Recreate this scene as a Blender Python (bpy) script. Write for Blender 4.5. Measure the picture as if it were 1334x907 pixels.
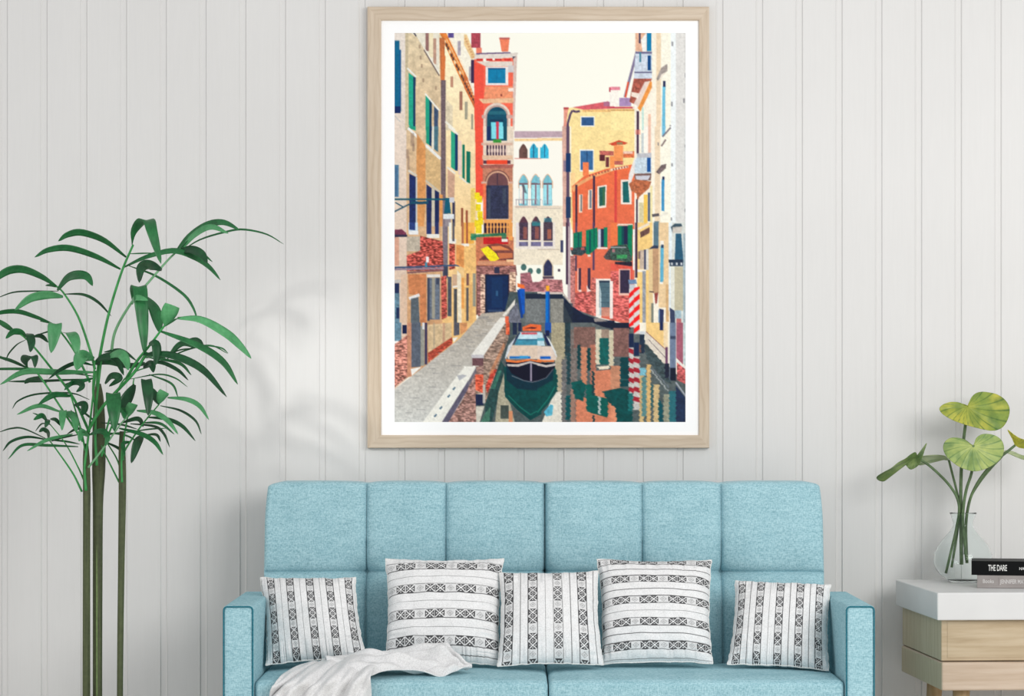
import bpy, bmesh, math, random
import numpy as np
from mathutils import Vector, Matrix

for o in list(bpy.data.objects):
    bpy.data.objects.remove(o, do_unlink=True)
S = bpy.context.scene
COL = S.collection
random.seed(7)
RNG = np.random.default_rng(11)

# ------------------------------------------------------------------ camera, world, lights, exposure
F = 3352.0            # focal length in pixels of the 1334 px wide frame
CAM_Y = -8.35         # camera distance
EYE = 1.19            # eye height
HOR = 535.0           # row of the horizon
cam_d = bpy.data.cameras.new('camera')
cam = bpy.data.objects.new('camera', cam_d); COL.objects.link(cam)
cam.location = (0, CAM_Y, EYE); cam.rotation_euler = (math.pi / 2, 0, 0)
cam_d.sensor_width = 36.0; cam_d.sensor_fit = 'HORIZONTAL'
cam_d.lens = 36.0 * F / 1334.0
cam_d.shift_x = 0.0
cam_d.shift_y = (HOR - 453.5) / 1334.0
cam_d.clip_end = 100
S.camera = cam

S.view_settings.view_transform = 'Standard'
S.view_settings.look = 'None'
S.view_settings.gamma = 1.0
S.view_settings.exposure = 0.0
S.view_settings.use_curve_mapping = False

world = bpy.data.worlds.new('daylight'); S.world = world
world.use_nodes = True
bg = world.node_tree.nodes['Background']
bg.inputs['Color'].default_value = (0.985, 0.99, 1.0, 1)
bg.inputs['Strength'].default_value = 0.645

def lamp(name, kind, loc, target, power, color=(1, 1, 1), **kw):
    d = bpy.data.lights.new(name, kind); d.energy = power; d.color = color
    for k, v in kw.items(): setattr(d, k, v)
    o = bpy.data.objects.new(name, d); COL.objects.link(o)
    o.location = loc
    o.rotation_euler = (Vector(target) - Vector(loc)).to_track_quat('-Z', 'Y').to_euler()
    return o
lamp('window_light', 'AREA', (3.0, -5.2, 2.6), (0.35, 0.0, 0.75), 152, (1, 0.99, 0.975), shape='RECTANGLE', size=2.6, size_y=2.2)
lamp('left_fill_light', 'AREA', (-3.6, -4.4, 1.3), (-1.2, 0.0, 0.35), 31, (1, 1, 1), shape='RECTANGLE', size=1.8, size_y=1.6)  # added soft fill lamp, brightens the lower left of the wall
lamp('sun_patch_light', 'SPOT', (-2.43, -3.9, 2.60), (-0.62, 0.08, 1.27), 260, (1, 0.985, 0.95), spot_size=math.radians(9.0), spot_blend=0.9, shadow_soft_size=0.15)

# ------------------------------------------------------------------ helpers
def W(px, py, d):
    """point of the place seen at pixel (px, py) at distance d from the camera"""
    return Vector(((px - 667.0) * d / F, d + CAM_Y, EYE - (py - HOR) * d / F))
def lin(c):
    c = np.asarray(c, dtype=float) / 255.0
    return np.where(c <= 0.04045, c / 12.92, ((c + 0.055) / 1.055) ** 2.4)
def rgba(c):
    l = lin(c); return (float(l[0]), float(l[1]), float(l[2]), 1.0)

class NT:
    """short node building"""
    def __init__(s, name, rough=0.6, color=(200, 200, 200)):
        s.m = bpy.data.materials.new(name); s.m.use_nodes = True
        s.t = s.m.node_tree; s.b = s.t.nodes['Principled BSDF']
        s.b.inputs['Roughness'].default_value = rough
        s.b.inputs['Base Color'].default_value = rgba(color)
        s.b.inputs['Specular IOR Level'].default_value = 0.3
    def n(s, kind, **kw):
        nd = s.t.nodes.new(kind)
        for k, v in kw.items():
            if k in nd.inputs: nd.inputs[k].default_value = v
            else: setattr(nd, k, v)
        return nd
    def l(s, a, b): s.t.links.new(a, b)
    def coord(s, scale=(1, 1, 1), rot=(0, 0, 0), out='Object'):
        c = s.n('ShaderNodeTexCoord'); mp = s.n('ShaderNodeMapping')
        mp.inputs['Scale'].default_value = scale; mp.inputs['Rotation'].default_value = rot
        s.l(c.outputs[out], mp.inputs['Vector']); return mp.outputs['Vector']
    def noise(s, vec, scale, detail=3, rough=0.55):
        nd = s.n('ShaderNodeTexNoise'); nd.inputs['Scale'].default_value = scale
        nd.inputs['Detail'].default_value = detail; nd.inputs['Roughness'].default_value = rough
        s.l(vec, nd.inputs['Vector']); return nd.outputs['Fac']
    def ramp(s, fac, stops):
        r = s.n('ShaderNodeValToRGB'); e = r.color_ramp.elements
        while len(e) < len(stops): e.new(0.5)
        for el, (p, c) in zip(e, stops): el.position = p; el.color = rgba(c)
        s.l(fac, r.inputs['Fac']); return r.outputs['Color']
    def mix(s, fac, a, b, mode='MIX'):
        m = s.n('ShaderNodeMix', data_type='RGBA', blend_type=mode)
        if hasattr(fac, 'type'): s.l(fac, m.inputs[0])
        else: m.inputs[0].default_value = fac
        for v, i in ((a, 6), (b, 7)):
            if hasattr(v, 'type'): s.l(v, m.inputs[i])
            else: m.inputs[i].default_value = rgba(v)
        return m.outputs[2]
    def base(s, c): s.l(c, s.b.inputs['Base Color'])
    def bump(s, h, strength=0.3, dist=0.001):
        b = s.n('ShaderNodeBump'); b.inputs['Strength'].default_value = strength
        b.inputs['Distance'].default_value = dist
        s.l(h, b.inputs['Height']); s.l(b.outputs['Normal'], s.b.inputs['Normal'])

def plain(name, color, rough=0.6, var=0.06, scale=30):
    k = NT(name, rough, color)
    v = k.coord(); f = k.noise(v, scale)
    c = np.asarray(color, float)
    k.base(k.ramp(f, [(0.3, np.clip(c * (1 - var), 0, 255)), (0.7, np.clip(c * (1 + var), 0, 255))]))
    return k.m

def mesh_obj(name, verts, faces, mat=None, parent=None, smooth=True, loc=None):
    me = bpy.data.meshes.new(name)
    me.from_pydata([tuple(v) for v in verts], [], [tuple(f) for f in faces])
    bm = bmesh.new(); bm.from_mesh(me)
    bmesh.ops.recalc_face_normals(bm, faces=bm.faces)
    bm.to_mesh(me); bm.free()
    if smooth: me.polygons.foreach_set('use_smooth', [True] * len(me.polygons))
    if mat: me.materials.append(mat)
    o = bpy.data.objects.new(name, me); COL.objects.link(o)
    if parent: o.parent = parent
    if loc is not None: o.location = loc
    return o
def bm_obj(name, bm, mat=None, parent=None, smooth=True):
    me = bpy.data.meshes.new(name)
    bmesh.ops.recalc_face_normals(bm, faces=bm.faces)
    bm.to_mesh(me); bm.free()
    if smooth: me.polygons.foreach_set('use_smooth', [True] * len(me.polygons))
    if mat: me.materials.append(mat)
    o = bpy.data.objects.new(name, me); COL.objects.link(o)
    if parent: o.parent = parent
    return o
def thing(name, label, cat, loc=(0, 0, 0), rotz=0.0, group=None):
    o = bpy.data.objects.new(name, None); COL.objects.link(o)
    o.empty_display_size = 0.05
    o.location = loc; o.rotation_euler = (0, 0, rotz)
    tag(o, label, cat, group); return o
def tag(o, label, cat, group=None):
    o['label'] = label; o['category'] = cat
    if group: o['group'] = group
def shift_mesh(o, d):
    o.data.transform(Matrix.Translation(d))
def sub(o, lv=1):
    m = o.modifiers.new('subdivision', 'SUBSURF'); m.levels = lv; m.render_levels = lv
def solid(o, t, off=0.0):
    m = o.modifiers.new('thickness', 'SOLIDIFY'); m.thickness = t; m.offset = off
def bevel(o, w, seg=3, ang=40):
    m = o.modifiers.new('bevel', 'BEVEL'); m.width = w; m.segments = seg
    m.limit_method = 'ANGLE'; m.angle_limit = math.radians(ang)
    m.harden_normals = False
def catmull(pts, n):
    """n points on a smooth curve through pts"""
    P = [np.asarray(p, float) for p in pts]
    if len(P) == 2: return [P[0] + (P[1] - P[0]) * t for t in np.linspace(0, 1, n)]
    P = [2 * P[0] - P[1]] + P + [2 * P[-1] - P[-2]]
    m = len(P) - 3; out = []
    for t in np.linspace(0, m, n):
        i = min(int(t), m - 1); u = t - i
        a, b, c, d = P[i:i + 4]
        out.append(0.5 * ((2 * b) + (c - a) * u + (2 * a - 5 * b + 4 * c - d) * u * u + (3 * b - a - 3 * c + d) * u ** 3))
    return out
def tube_geo(pts, radii, seg=10, cap=True):
    """verts, faces of a tube along pts"""
    P = [Vector(p) for p in pts]; n = len(P)
    if not hasattr(radii, '__len__'): radii = [radii] * n
    verts, faces = [], []
    ref = Vector((0, 1, 0)); 
    for i in range(n):
        t = (P[min(i + 1, n - 1)] - P[max(i - 1, 0)]).normalized()
        if abs(t.dot(ref)) > 0.95: ref = Vector((1, 0, 0.2)).normalized()
        a = t.cross(ref).normalized(); b = t.cross(a).normalized()
        for k in range(seg):
            an = 2 * math.pi * k / seg
            verts.append(P[i] + (a * math.cos(an) + b * math.sin(an)) * radii[i])
    for i in range(n - 1):
        for k in range(seg):
            k2 = (k + 1) % seg
            faces.append((i * seg + k, i * seg + k2, (i + 1) * seg + k2, (i + 1) * seg + k))
    if cap:
        faces.append(tuple(range(seg - 1, -1, -1)))
        faces.append(tuple((n - 1) * seg + k for k in range(seg)))
    return verts, faces
def lathe_geo(profile, seg=48, close_ends=False):
    verts, faces = [], []
    n = len(profile)
    for r, z in profile:
        for k in range(seg):
            a = 2 * math.pi * k / seg
            verts.append(Vector((r * math.cos(a), r * math.sin(a), z)))
    for i in range(n - 1):
        for k in range(seg):
            k2 = (k + 1) % seg
            faces.append((i * seg + k, i * seg + k2, (i + 1) * seg + k2, (i + 1) * seg + k))
    if close_ends:
        faces.append(tuple(range(seg - 1, -1, -1)))
        faces.append(tuple((n - 1) * seg + k for k in range(seg)))
    return verts, faces
def rbox(lo, hi, r, sp, disp=None, extra=None):
    """rounded box from a fine lattice on its surface; disp(p, n) -> new point"""
    lo = np.asarray(lo, float); hi = np.asarray(hi, float)
    if not hasattr(sp, '__len__'): sp = (sp,) * 3
    ax = []
    for i in range(3):
        L = hi[i] - lo[i]; rr = min(r, L * 0.49)
        mid = np.linspace(lo[i] + rr, hi[i] - rr, max(2, int(round((L - 2 * rr) / sp[i])) + 1))
        if L - 2 * rr > 0.012 and sp[i] > 0.006: mid = np.concatenate([mid[:1], [mid[0] + 0.002], mid[1:-1], [mid[-1] - 0.002], mid[-1:]])
        if extra is not None and extra[i] is not None:
            ex = np.array(sorted(extra[i])); keep = np.array([np.abs(ex - m).min() > 0.0022 for m in mid]); mid = np.sort(np.concatenate([mid[keep], ex]))
        e = np.linspace(0, 1, 5)[:-1]
        ax.append(np.concatenate([lo[i] + rr * np.tan(e * math.pi / 4), mid, (hi[i] - rr * np.tan(e[::-1] * math.pi / 4))]))
    idx = {}; verts = []; faces = []
    N = [len(a) for a in ax]
    def vid(i, j, k):
        key = (i, j, k)
        if key not in idx:
            idx[key] = len(verts)
            p = np.array([ax[0][i], ax[1][j], ax[2][k]])
            rr = np.minimum(r, (hi - lo) * 0.49)
            q = np.clip(p, lo + rr, hi - rr); d = p - q
            L = np.linalg.norm(d)
            nrm = d / L if L > 1e-9 else np.array([0, 0, 1.0])
            # keep a true radius at edges and corners
            pos = q + nrm * rr.min() if L > 1e-9 else p
            if disp is not None: pos = disp(pos, nrm)
            verts.append(pos)
        return idx[key]
    for (a, b, c) in ((0, 1, 2), (0, 2, 1), (1, 2, 0)):
        for side in (0, N[c] - 1):
            for i in range(N[a] - 1):
                for j in range(N[b] - 1):
                    q = []
                    for di, dj in ((0, 0), (1, 0), (1, 1), (0, 1)):
                        t = [0, 0, 0]; t[a] = i + di; t[b] = j + dj; t[c] = side
                        q.append(vid(*t))
                    faces.append(q)
    return verts, faces
def box_geo(lo, hi):
    x0, y0, z0 = lo; x1, y1, z1 = hi
    v = [(x0, y0, z0), (x1, y0, z0), (x1, y1, z0), (x0, y1, z0), (x0, y0, z1), (x1, y0, z1), (x1, y1, z1), (x0, y1, z1)]
    f = [(0, 3, 2, 1), (4, 5, 6, 7), (0, 1, 5, 4), (1, 2, 6, 5), (2, 3, 7, 6), (3, 0, 4, 7)]
    return v, f
def vnoise(x, seed=0):
    """smooth 1-D / 2-D value noise for arrays"""
    r = np.random.default_rng(seed); tab = r.random((64, 64))
    x0 = np.floor(x[0]).astype(int); y0 = np.floor(x[1]).astype(int)
    fx = x[0] - x0; fy = x[1] - y0
    fx = fx * fx * (3 - 2 * fx); fy = fy * fy * (3 - 2 * fy)
    g = lambda a, b: tab[a % 64, b % 64]
    return (g(x0, y0) * (1 - fx) + g(x0 + 1, y0) * fx) * (1 - fy) + (g(x0, y0 + 1) * (1 - fx) + g(x0 + 1, y0 + 1) * fx) * fy
# ------------------------------------------------------------------ the room
WALL_Y = 0.08
DW = WALL_Y - CAM_Y                     # distance of the wall
k = NT('painted_panelling', 0.55, (222, 221, 219))
v = k.coord(); f1 = k.noise(v, 1.3, 4); f2 = k.noise(k.coord((60, 60, 3)), 3, 3)
k.base(k.mix(0.35, k.ramp(f1, [(0.35, (216, 215, 213)), (0.65, (221, 220, 218))]), k.ramp(f2, [(0.3, (216, 215, 213)), (0.7, (222, 221, 219))])))
k.bump(f2, 0.08, 0.0006)
M_WALL = k.m

def build_wall():
    xs = []                             # (x, y) profile from left to right, boards with shallow channels
    step = 51.78; kk = F / DW
    dp = 0.0038
    for i in range(-6, 34):
        l = (54.0 + step * i - 667) / kk; r = (61.6 + step * i - 667) / kk
        xs += [(l - 0.0045, 0), (l - 0.0028, -0.0008), (l - 0.0012, 0.0), (l, dp * 0.75), (l + 0.0016, dp), (r - 0.0022, dp), (r - 0.0006, dp * 0.75), (r + 0.0004, 0.0001), (r + 0.0020, -0.0010), (r + 0.0042, 0)]
    x0, x1 = xs[0][0] - 0.6, xs[-1][0] + 0.6
    prof = [(x0, 0)] + xs + [(x1, 0)]
    zs = [0.0, 0.7, 1.4, 2.1, 2.8]
    V, Fc = [], []
    for z in zs:
        for (x, y) in prof: V.append((x, WALL_Y + y, z))
    n = len(prof)
    for j in range(len(zs) - 1):
        for i in range(n - 1):
            Fc.append((j * n + i, j * n + i + 1, (j + 1) * n + i + 1, (j + 1) * n + i))
    # back side, so the wall has thickness
    b = len(V)
    V += [(x0, WALL_Y + 0.12, 0), (x1, WALL_Y + 0.12, 0), (x1, WALL_Y + 0.12, 2.8), (x0, WALL_Y + 0.12, 2.8)]
    Fc.append((b, b + 3, b + 2, b + 1))
    o = mesh_obj('wall_back', V, Fc, M_WALL, smooth=False)
    o['kind'] = 'structure'
    return o, x0, x1
wall, WX0, WX1 = build_wall()

k = NT('whitewashed_boards', 0.45, (150, 120, 90))
v = k.coord((1, 9, 1)); f = k.noise(v, 4, 5)
br = k.n('ShaderNodeTexBrick'); k.l(k.coord((1, 1, 1), (0, 0, 0)), br.inputs['Vector'])
br.inputs['Scale'].default_value = 3; br.inputs['Mortar Size'].default_value = 0.004
br.inputs['Color1'].default_value = rgba((236, 233, 228)); br.inputs['Color2'].default_value = rgba((230, 226, 220)); br.inputs['Mortar'].default_value = rgba((170, 165, 158))
k.base(k.mix(0.4, br.outputs['Color'], k.ramp(f, [(0.3, (226, 222, 216)), (0.7, (238, 235, 231))]))); 
V, Fc = box_geo((WX0, -5.0, -0.05), (WX1, WALL_Y + 0.006, 0.0))
fl = mesh_obj('floor', V, Fc, k.m, smooth=False); fl['kind'] = 'structure'
# ------------------------------------------------------------------ the canal photograph in the frame (flat ink on paper)
PX0, PY0, PX1, PY1 = 514.0, 43.0, 893.0, 550.0
SS = 3
CW, CH = int((PX1 - PX0) * SS), int((PY1 - PY0) * SS)
CAN = np.zeros((CH, CW, 3)); CAN[:] = (250, 249, 236)
_yy, _xx = np.mgrid[0:CH, 0:CW]
GX = PX0 + (_xx + 0.5) / SS; GY = PY0 + (_yy + 0.5) / SS
TX = (510, 605, 700, 795); TY = (40, 165, 290, 420)
def poly(col, pts, tile=None, tex=0.0, sc=3.0, alpha=1.0, col2=None, bricks=0.0, seed=1):
    """fill a polygon; col2 = colour at its bottom; tex = mottling; bricks = brick courses"""
    if tile is not None:
        pts = [(TX[tile[0]] + u / 6.98, TY[tile[1]] + w / 6.98) for u, w in pts]
    P = np.array(pts, float)
    x0 = max(int((P[:, 0].min() - PX0) * SS) - 1, 0); x1 = min(int((P[:, 0].max() - PX0) * SS) + 2, CW)
    y0 = max(int((P[:, 1].min() - PY0) * SS) - 1, 0); y1 = min(int((P[:, 1].max() - PY0) * SS) + 2, CH)
    if x1 <= x0 or y1 <= y0: return
    X = GX[y0:y1, x0:x1]; Y = GY[y0:y1, x0:x1]
    ins = np.zeros(X.shape, bool); n = len(P)
    for i in range(n):
        ax, ay = P[i]; bx, by = P[(i + 1) % n]
        if ay == by: continue
        c = ((ay > Y) != (by > Y)) & (X < (bx - ax) * (Y - ay) / (by - ay) + ax)
        ins ^= c
    C = np.zeros(X.shape + (3,)); C[:] = col
    if col2 is not None:
        t = np.clip((Y - P[:, 1].min()) / max(P[:, 1].max() - P[:, 1].min(), 1e-6), 0, 1)[..., None]
        C = C * (1 - t) + np.asarray(col2, float) * t
    if tex:
        m = vnoise((X / sc, Y / sc), seed) * 0.6 + vnoise((X / sc * 2.7, Y / sc * 2.7), seed + 5) * 0.4
        C = C * (1 + tex * (m[..., None] - 0.5) * 2)
    if bricks:
        m = vnoise((X / 2.6, Y / 1.1), seed + 9)[..., None]
        C = C * (1 - bricks) + bricks * np.where(m > 0.62, C * 1.25 + 22, np.where(m < 0.36, C * 0.62, C))
    sl = CAN[y0:y1, x0:x1]
    sl[ins] = sl[ins] * (1 - alpha) + np.clip(C[ins], 0, 255) * alpha
def rect(col, x0, y0, x1, y1, tile=None, **kw): poly(col, [(x0, y0), (x1, y0), (x1, y1), (x0, y1)], tile, **kw)
def stroke(col, pts, w, tile=None, **kw):
    for (ax, ay), (bx, by) in zip(pts[:-1], pts[1:]):
        L = math.hypot(bx - ax, by - ay) or 1; nx, ny = -(by - ay) / L * w / 2, (bx - ax) / L * w / 2
        poly(col, [(ax + nx, ay + ny), (bx + nx, by + ny), (bx - nx, by - ny), (ax - nx, ay - ny)], tile, **kw)
def arch(col, x0, y0, x1, y1, tile=None, pointed=False, **kw):
    """opening with a round (or pointed) head"""
    cx = (x0 + x1) / 2; r = (x1 - x0) / 2; pts = [(x0, y1)]
    for i in range(13):
        a = math.pi * (1 - i / 12)
        yy = math.sin(a) * r * (1.0 if not pointed else 1.25 - 0.25 * abs(math.cos(a)))
        if pointed: yy = r * 1.5 * (1 - abs(math.cos(a)) ** 1.6)
        pts.append((cx + math.cos(a) * r, y0 + (r * 1.5 if pointed else r) - yy))
    pts.append((x1, y1)); poly(col, pts, tile, **kw)

def paint():
    # ---- big masses
    poly((232, 222, 212), [(514, 43), (531, 43), (532, 492), (514, 507)], col2=(222, 190, 165), tex=.05)
    poly((224, 206, 172), [(530, 43), (577, 43), (578, 470), (531, 492)], col2=(205, 150, 105), tex=.12, sc=5)
    poly((246, 240, 222), [(576, 43), (606, 43), (621, 78), (621, 145), (600, 110)], tex=.03)
    poly((251, 240, 205), [(575, 43), (622, 140), (621, 432), (577, 472)], col2=(240, 190, 120), tex=.06, sc=6)
    poly((236, 214, 172), [(545, 43), (575, 43), (574, 103), (552, 62)], tex=.04)
    # left palace eaves
    E = (0, 0)
    poly((232, 226, 208), [(170, 22), (440, 22), (440, 420), (300, 170), (235, 60)], E, tex=.05)
    rect((150, 110, 105), 315, 22, 345, 190, E, tex=.1)
    rect((190, 150, 130), 385, 75, 412, 310, E, tex=.1)
    rect((238, 225, 190), 345, 22, 385, 250, E)
    stroke((120, 105, 100), [(300, 180), (440, 415)], 12, E)
    stroke((245, 240, 225), [(310, 175), (440, 395)], 10, E)
    poly((60, 55, 70), [(200, 22), (215, 22), (235, 55), (225, 60)], E)
    poly((226, 130, 60), [(440, 22), (500, 22), (700, 440), (700, 590), (600, 380)], E, tex=.18, sc=2)
    for i in range(15):
        t = i / 14; x = 478 + t * 215; y = 80 + t * 440
        poly((95, 65, 55) if i % 3 else (245, 215, 170), [(x, y), (x + 20, y + 15), (x + 22, y + 48), (x + 2, y + 35)], E)
        poly((245, 190, 130), [(x + 24, y - 8), (x + 40, y + 12), (x + 44, y + 40), (x + 28, y + 24)], E)
    stroke((250, 232, 200), [(510, 22), (700, 415)], 9, E)
    rect((90, 75, 140), 520, 22, 570, 70, E, tex=.2)
    rect((170, 160, 170), 606, 100, 632, 230, E, tex=.15)
    E = (1, 0)
    poly((238, 205, 150), [(0, 40), (25, 40), (105, 240), (70, 270), (0, 130)], E, tex=.1)
    for i in range(8):
        t = i / 7; poly((215, 160, 110), [(2 + t * 70, 75 + t * 165), (22 + t * 70, 70 + t * 165), (26 + t * 70, 84 + t * 165), (6 + t * 70, 90 + t * 165)], E)
    poly((205, 110, 60), [(0, 385), (28, 430), (128, 690), (95, 712), (0, 520)], E, tex=.15)
    for i in range(8):
        t = i / 7; x = 2 + t * 100; y = 470 + t * 200
        poly((70, 55, 55), [(x, y), (x + 14, y + 8), (x + 14, y + 30), (x, y + 22)], E)
        poly((250, 220, 170), [(x + 18, y - 14), (x + 28, y - 2), (x + 28, y + 12), (x + 18, y)], E)
    for (x0, y0, x1, y1) in ((8, 650, 30, 810), (66, 760, 82, 900)): rect((150, 150, 130), x0, y0, x1, y1, E)
    # pipe between the two left houses
    poly((190, 110, 65), [(573, 50), (580, 50), (580, 120), (575, 120)], tex=.15)
    poly((215, 120, 65), [(576, 60), (581, 75), (580, 105), (575, 110)])
    rect((112, 95, 100), 575, 105, 581.5, 262, tex=.25, sc=1.5)
    rect((125, 115, 125), 577, 262, 584, 362, tex=.15, sc=1.5)
    rect((70, 72, 90), 578, 345, 584, 360)
    # ---- left facade openings, upper
    E = (0, 0)
    rect((8, 100, 140), 28, 95, 80, 700, E, tex=.1, sc=1.5); rect((10, 85, 140), 78, 180, 92, 740, E); rect((12, 40, 95), 28, 690, 88, 755, E)
    stroke((200, 195, 190), [(28, 770), (85, 830)], 12, E)
    poly((206, 190, 158), [(130, 22), (160, 22), (150, 907), (130, 907)], E, tex=.12)
    stroke((240, 240, 232), [(150, 345), (230, 425)], 14, E)
    poly((30, 165, 135), [(160, 385), (205, 420), (205, 895), (160, 860)], E, tex=.1, sc=2); poly((20, 60, 95), [(203, 420), (225, 430), (222, 907), (203, 895)], E)
    poly((30, 160, 130), [(315, 595), (352, 625), (352, 907), (315, 907)], E); poly((18, 60, 90), [(350, 625), (372, 635), (370, 907), (350, 907)], E)
    stroke((240, 238, 228), [(310, 575), (440, 730)], 14, E)
    poly((60, 80, 110), [(392, 690), (430, 730), (428, 907), (390, 907)], E, tex=.15)
    for (u, w) in ((270, 250), (280, 325), (295, 455), (408, 525), (262, 150)): rect((150, 125, 105), u - 8, w - 18, u + 8, w + 18, E, alpha=.7)
    rect((190, 140, 115), 540, 420, 565, 520, E); rect((165, 115, 95), 622, 555, 648, 725, E); rect((165, 160, 140), 676, 650, 695, 790, E)
    poly((222, 208, 178), [(495, 620), (560, 690), (560, 907), (495, 907)], E, tex=.15)
    stroke((240, 236, 220), [(495, 830), (580, 907)], 20, E)
    E = (0, 1)
    poly((30, 155, 125), [(160, 0), (225, 0), (225, 40), (170, 20)], E); stroke((240, 240, 235), [(155, 15), (240, 95)], 22, E)
    poly((25, 150, 120), [(318, 0), (350, 0), (350, 170), (318, 150)], E); poly((18, 55, 95), [(348, 0), (372, 0), (368, 185), (348, 170)], E)
    rect((230, 225, 210), 372, 0, 390, 210, E); poly((75, 115, 130), [(390, 0), (430, 0), (428, 235), (390, 205)], E, tex=.15)
    stroke((235, 235, 230), [(315, 170), (450, 295)], 24, E)
    for (u, w, a, b) in ((195, 120, 16, 60), (205, 190, 10, 35), (150, 250, 12, 40), (160, 330, 10, 60)): rect((130, 105, 95), u - a, w - b, u + a, w + b, E, alpha=.45)
    stroke((230, 215, 200), [(28, 325), (80, 350)], 18, E); rect((85, 130, 160), 28, 350, 72, 640, E, tex=.15); rect((60, 90, 130), 40, 370, 60, 640, E, alpha=.5)
    poly((216, 150, 90), [(235, 60), (315, 180), (315, 700), (300, 907), (235, 907), (232, 430)], E, tex=.12, sc=4)
    poly((212, 178, 128), [(315, 200), (450, 310), (450, 600), (400, 570), (315, 490)], E, tex=.12)
    stroke((215, 208, 195), [(160, 400), (235, 450)], 20, E)
    poly((28, 42, 95), [(168, 430), (228, 460), (225, 907), (168, 907)], E, tex=.25, sc=2); rect((200, 205, 205), 226, 460, 240, 907, E)
    stroke((205, 195, 175), [(315, 490), (450, 600)], 16, E)
    poly((30, 42, 90), [(323, 525), (370, 560), (368, 907), (323, 907)], E, tex=.25, sc=2)
    rect((205, 195, 175), 370, 560, 398, 907, E); poly((25, 38, 85), [(398, 575), (438, 600), (436, 907), (398, 907)], E, tex=.2)
    rect((222, 150, 85), 440, 620, 470, 907, E, tex=.1)
    poly((45, 165, 130), [(545, 40), (585, 70), (585, 400), (545, 370)], E); poly((15, 55, 100), [(582, 65), (608, 70), (606, 405), (582, 400)], E)
    stroke((240, 236, 225), [(520, 0), (610, 75)], 16, E); stroke((235, 230, 215), [(510, 370), (585, 430)], 16, E)
    poly((200, 160, 135), [(515, 390), (580, 440), (575, 660), (515, 640)], E, tex=.1)
    rect((235, 205, 195), 612, 130, 640, 440, E); poly((10, 120, 95), [(648, 165), (668, 165), (664, 475), (646, 465)], E); poly((15, 110, 95), [(684, 230), (700, 235), (700, 510), (684, 500)], E)
    stroke((225, 225, 215), [(620, 455), (700, 520)], 12, E)
    rect((150, 85, 60), 636, 740, 655, 907, E); rect((185, 110, 70), 678, 760, 698, 907, E)
    rect((60, 60, 85), 555, 680, 582, 907, E); rect((150, 140, 145), 490, 840, 545, 907, E)
    # bracket lamp
    stroke((10, 85, 105), [(28, 662), (530, 662)], 18, E); stroke((20, 75, 100), [(30, 775), (180, 700), (320, 690)], 12, E); stroke((20, 75, 100), [(40, 690), (110, 730)], 10, E); stroke((20, 75, 100), [(180, 690), (270, 695), (340, 690)], 26, E)
    poly((10, 90, 115), [(495, 650), (530, 650), (545, 790), (482, 790)], E); rect((225, 230, 232), 475, 795, 572, 840, E); rect((205, 205, 210), 530, 645, 575, 690, E)
    E = (1, 1)
    poly((8, 110, 90), [(20, 225), (58, 230), (56, 520), (24, 505)], E); rect((8, 110, 90), 0, 170, 8, 480, E)
    rect((160, 90, 65), 15, 765, 36, 907, E); rect((235, 205, 110), 60, 560, 100, 907, E, tex=.1)
    # ---- left facade, lower
    E = (0, 2)
    poly((120, 55, 80), [(28, 65), (100, 60), (140, 95), (140, 125), (28, 135)], E, tex=.2, sc=2); rect((45, 45, 70), 28, 110, 150, 130, E)
    rect((200, 120, 95), 30, 135, 75, 390, E, alpha=.5, tex=.1)
    rect((190, 178, 160), 145, 125, 265, 260, E, tex=.15, sc=2)
    rect((200, 220, 235), 160, 0, 245, 100, E); poly((40, 60, 120), [(168, 0), (222, 0), (220, 70), (168, 65)], E, tex=.2); rect((235, 235, 235), 165, 75, 250, 110, E)
    rect((38, 52, 105), 323, 0, 368, 105, E); rect((38, 48, 100), 400, 0, 436, 125, E); rect((235, 232, 222), 325, 105, 440, 140, E)
    poly((178, 75, 65), [(265, 120), (470, 170), (478, 430), (145, 440), (145, 300), (265, 255)], E, bricks=.95, tex=.25, sc=2)
    poly((185, 80, 65), [(528, 190), (582, 195), (582, 420), (528, 430)], E, bricks=.95, tex=.2, sc=2)
    rect((235, 232, 225), 525, 150, 590, 190, E); rect((235, 235, 225), 525, 0, 550, 160, E); rect((90, 90, 100), 556, 0, 576, 170, E)
    stroke((60, 85, 120), [(28, 408), (300, 400), (590, 388), (700, 395)], 16, E); stroke((150, 130, 145), [(28, 425), (480, 415)], 16, E); stroke((110, 70, 85), [(150, 455), (480, 432)], 16, E, alpha=.8)
    rect((70, 140, 165), 310, 360, 330, 405, E); rect((240, 235, 235), 318, 310, 345, 360, E)
    poly((205, 130, 85), [(155, 470), (320, 465), (320, 907), (265, 907), (262, 660), (165, 650)], E, tex=.15, sc=3)
    rect((228, 222, 215), 325, 470, 450, 495, E)
    rect((105, 115, 130), 330, 500, 445, 880, E, tex=.25, sc=2); rect((160, 155, 140), 372, 500, 400, 870, E); rect((60, 68, 90), 330, 500, 352, 890, E); rect((62, 70, 92), 410, 500, 440, 560, E)
    poly((180, 80, 70), [(455, 490), (505, 480), (510, 860), (460, 880)], E, bricks=.7, tex=.2)
    rect((75, 82, 95), 515, 490, 548, 850, E, tex=.2); rect((60, 65, 85), 485, 400, 520, 480, E)
    rect((205, 170, 140), 555, 470, 600, 590, E); stroke((240, 235, 225), [(560, 585), (610, 575)], 16, E); rect((75, 78, 82), 570, 600, 600, 907, E, tex=.2)
    poly((238, 226, 200), [(600, 430), (635, 470), (640, 907), (605, 907)], E, tex=.08); rect((232, 160, 85), 640, 500, 675, 780, E, tex=.1)
    poly((225, 150, 85), [(590, 200), (700, 215), (700, 430), (590, 380)], E, tex=.18, sc=3)
    stroke((235, 232, 225), [(640, 190), (700, 220)], 18, E); rect((180, 110, 75), 640, 0, 660, 190, E)
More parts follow.
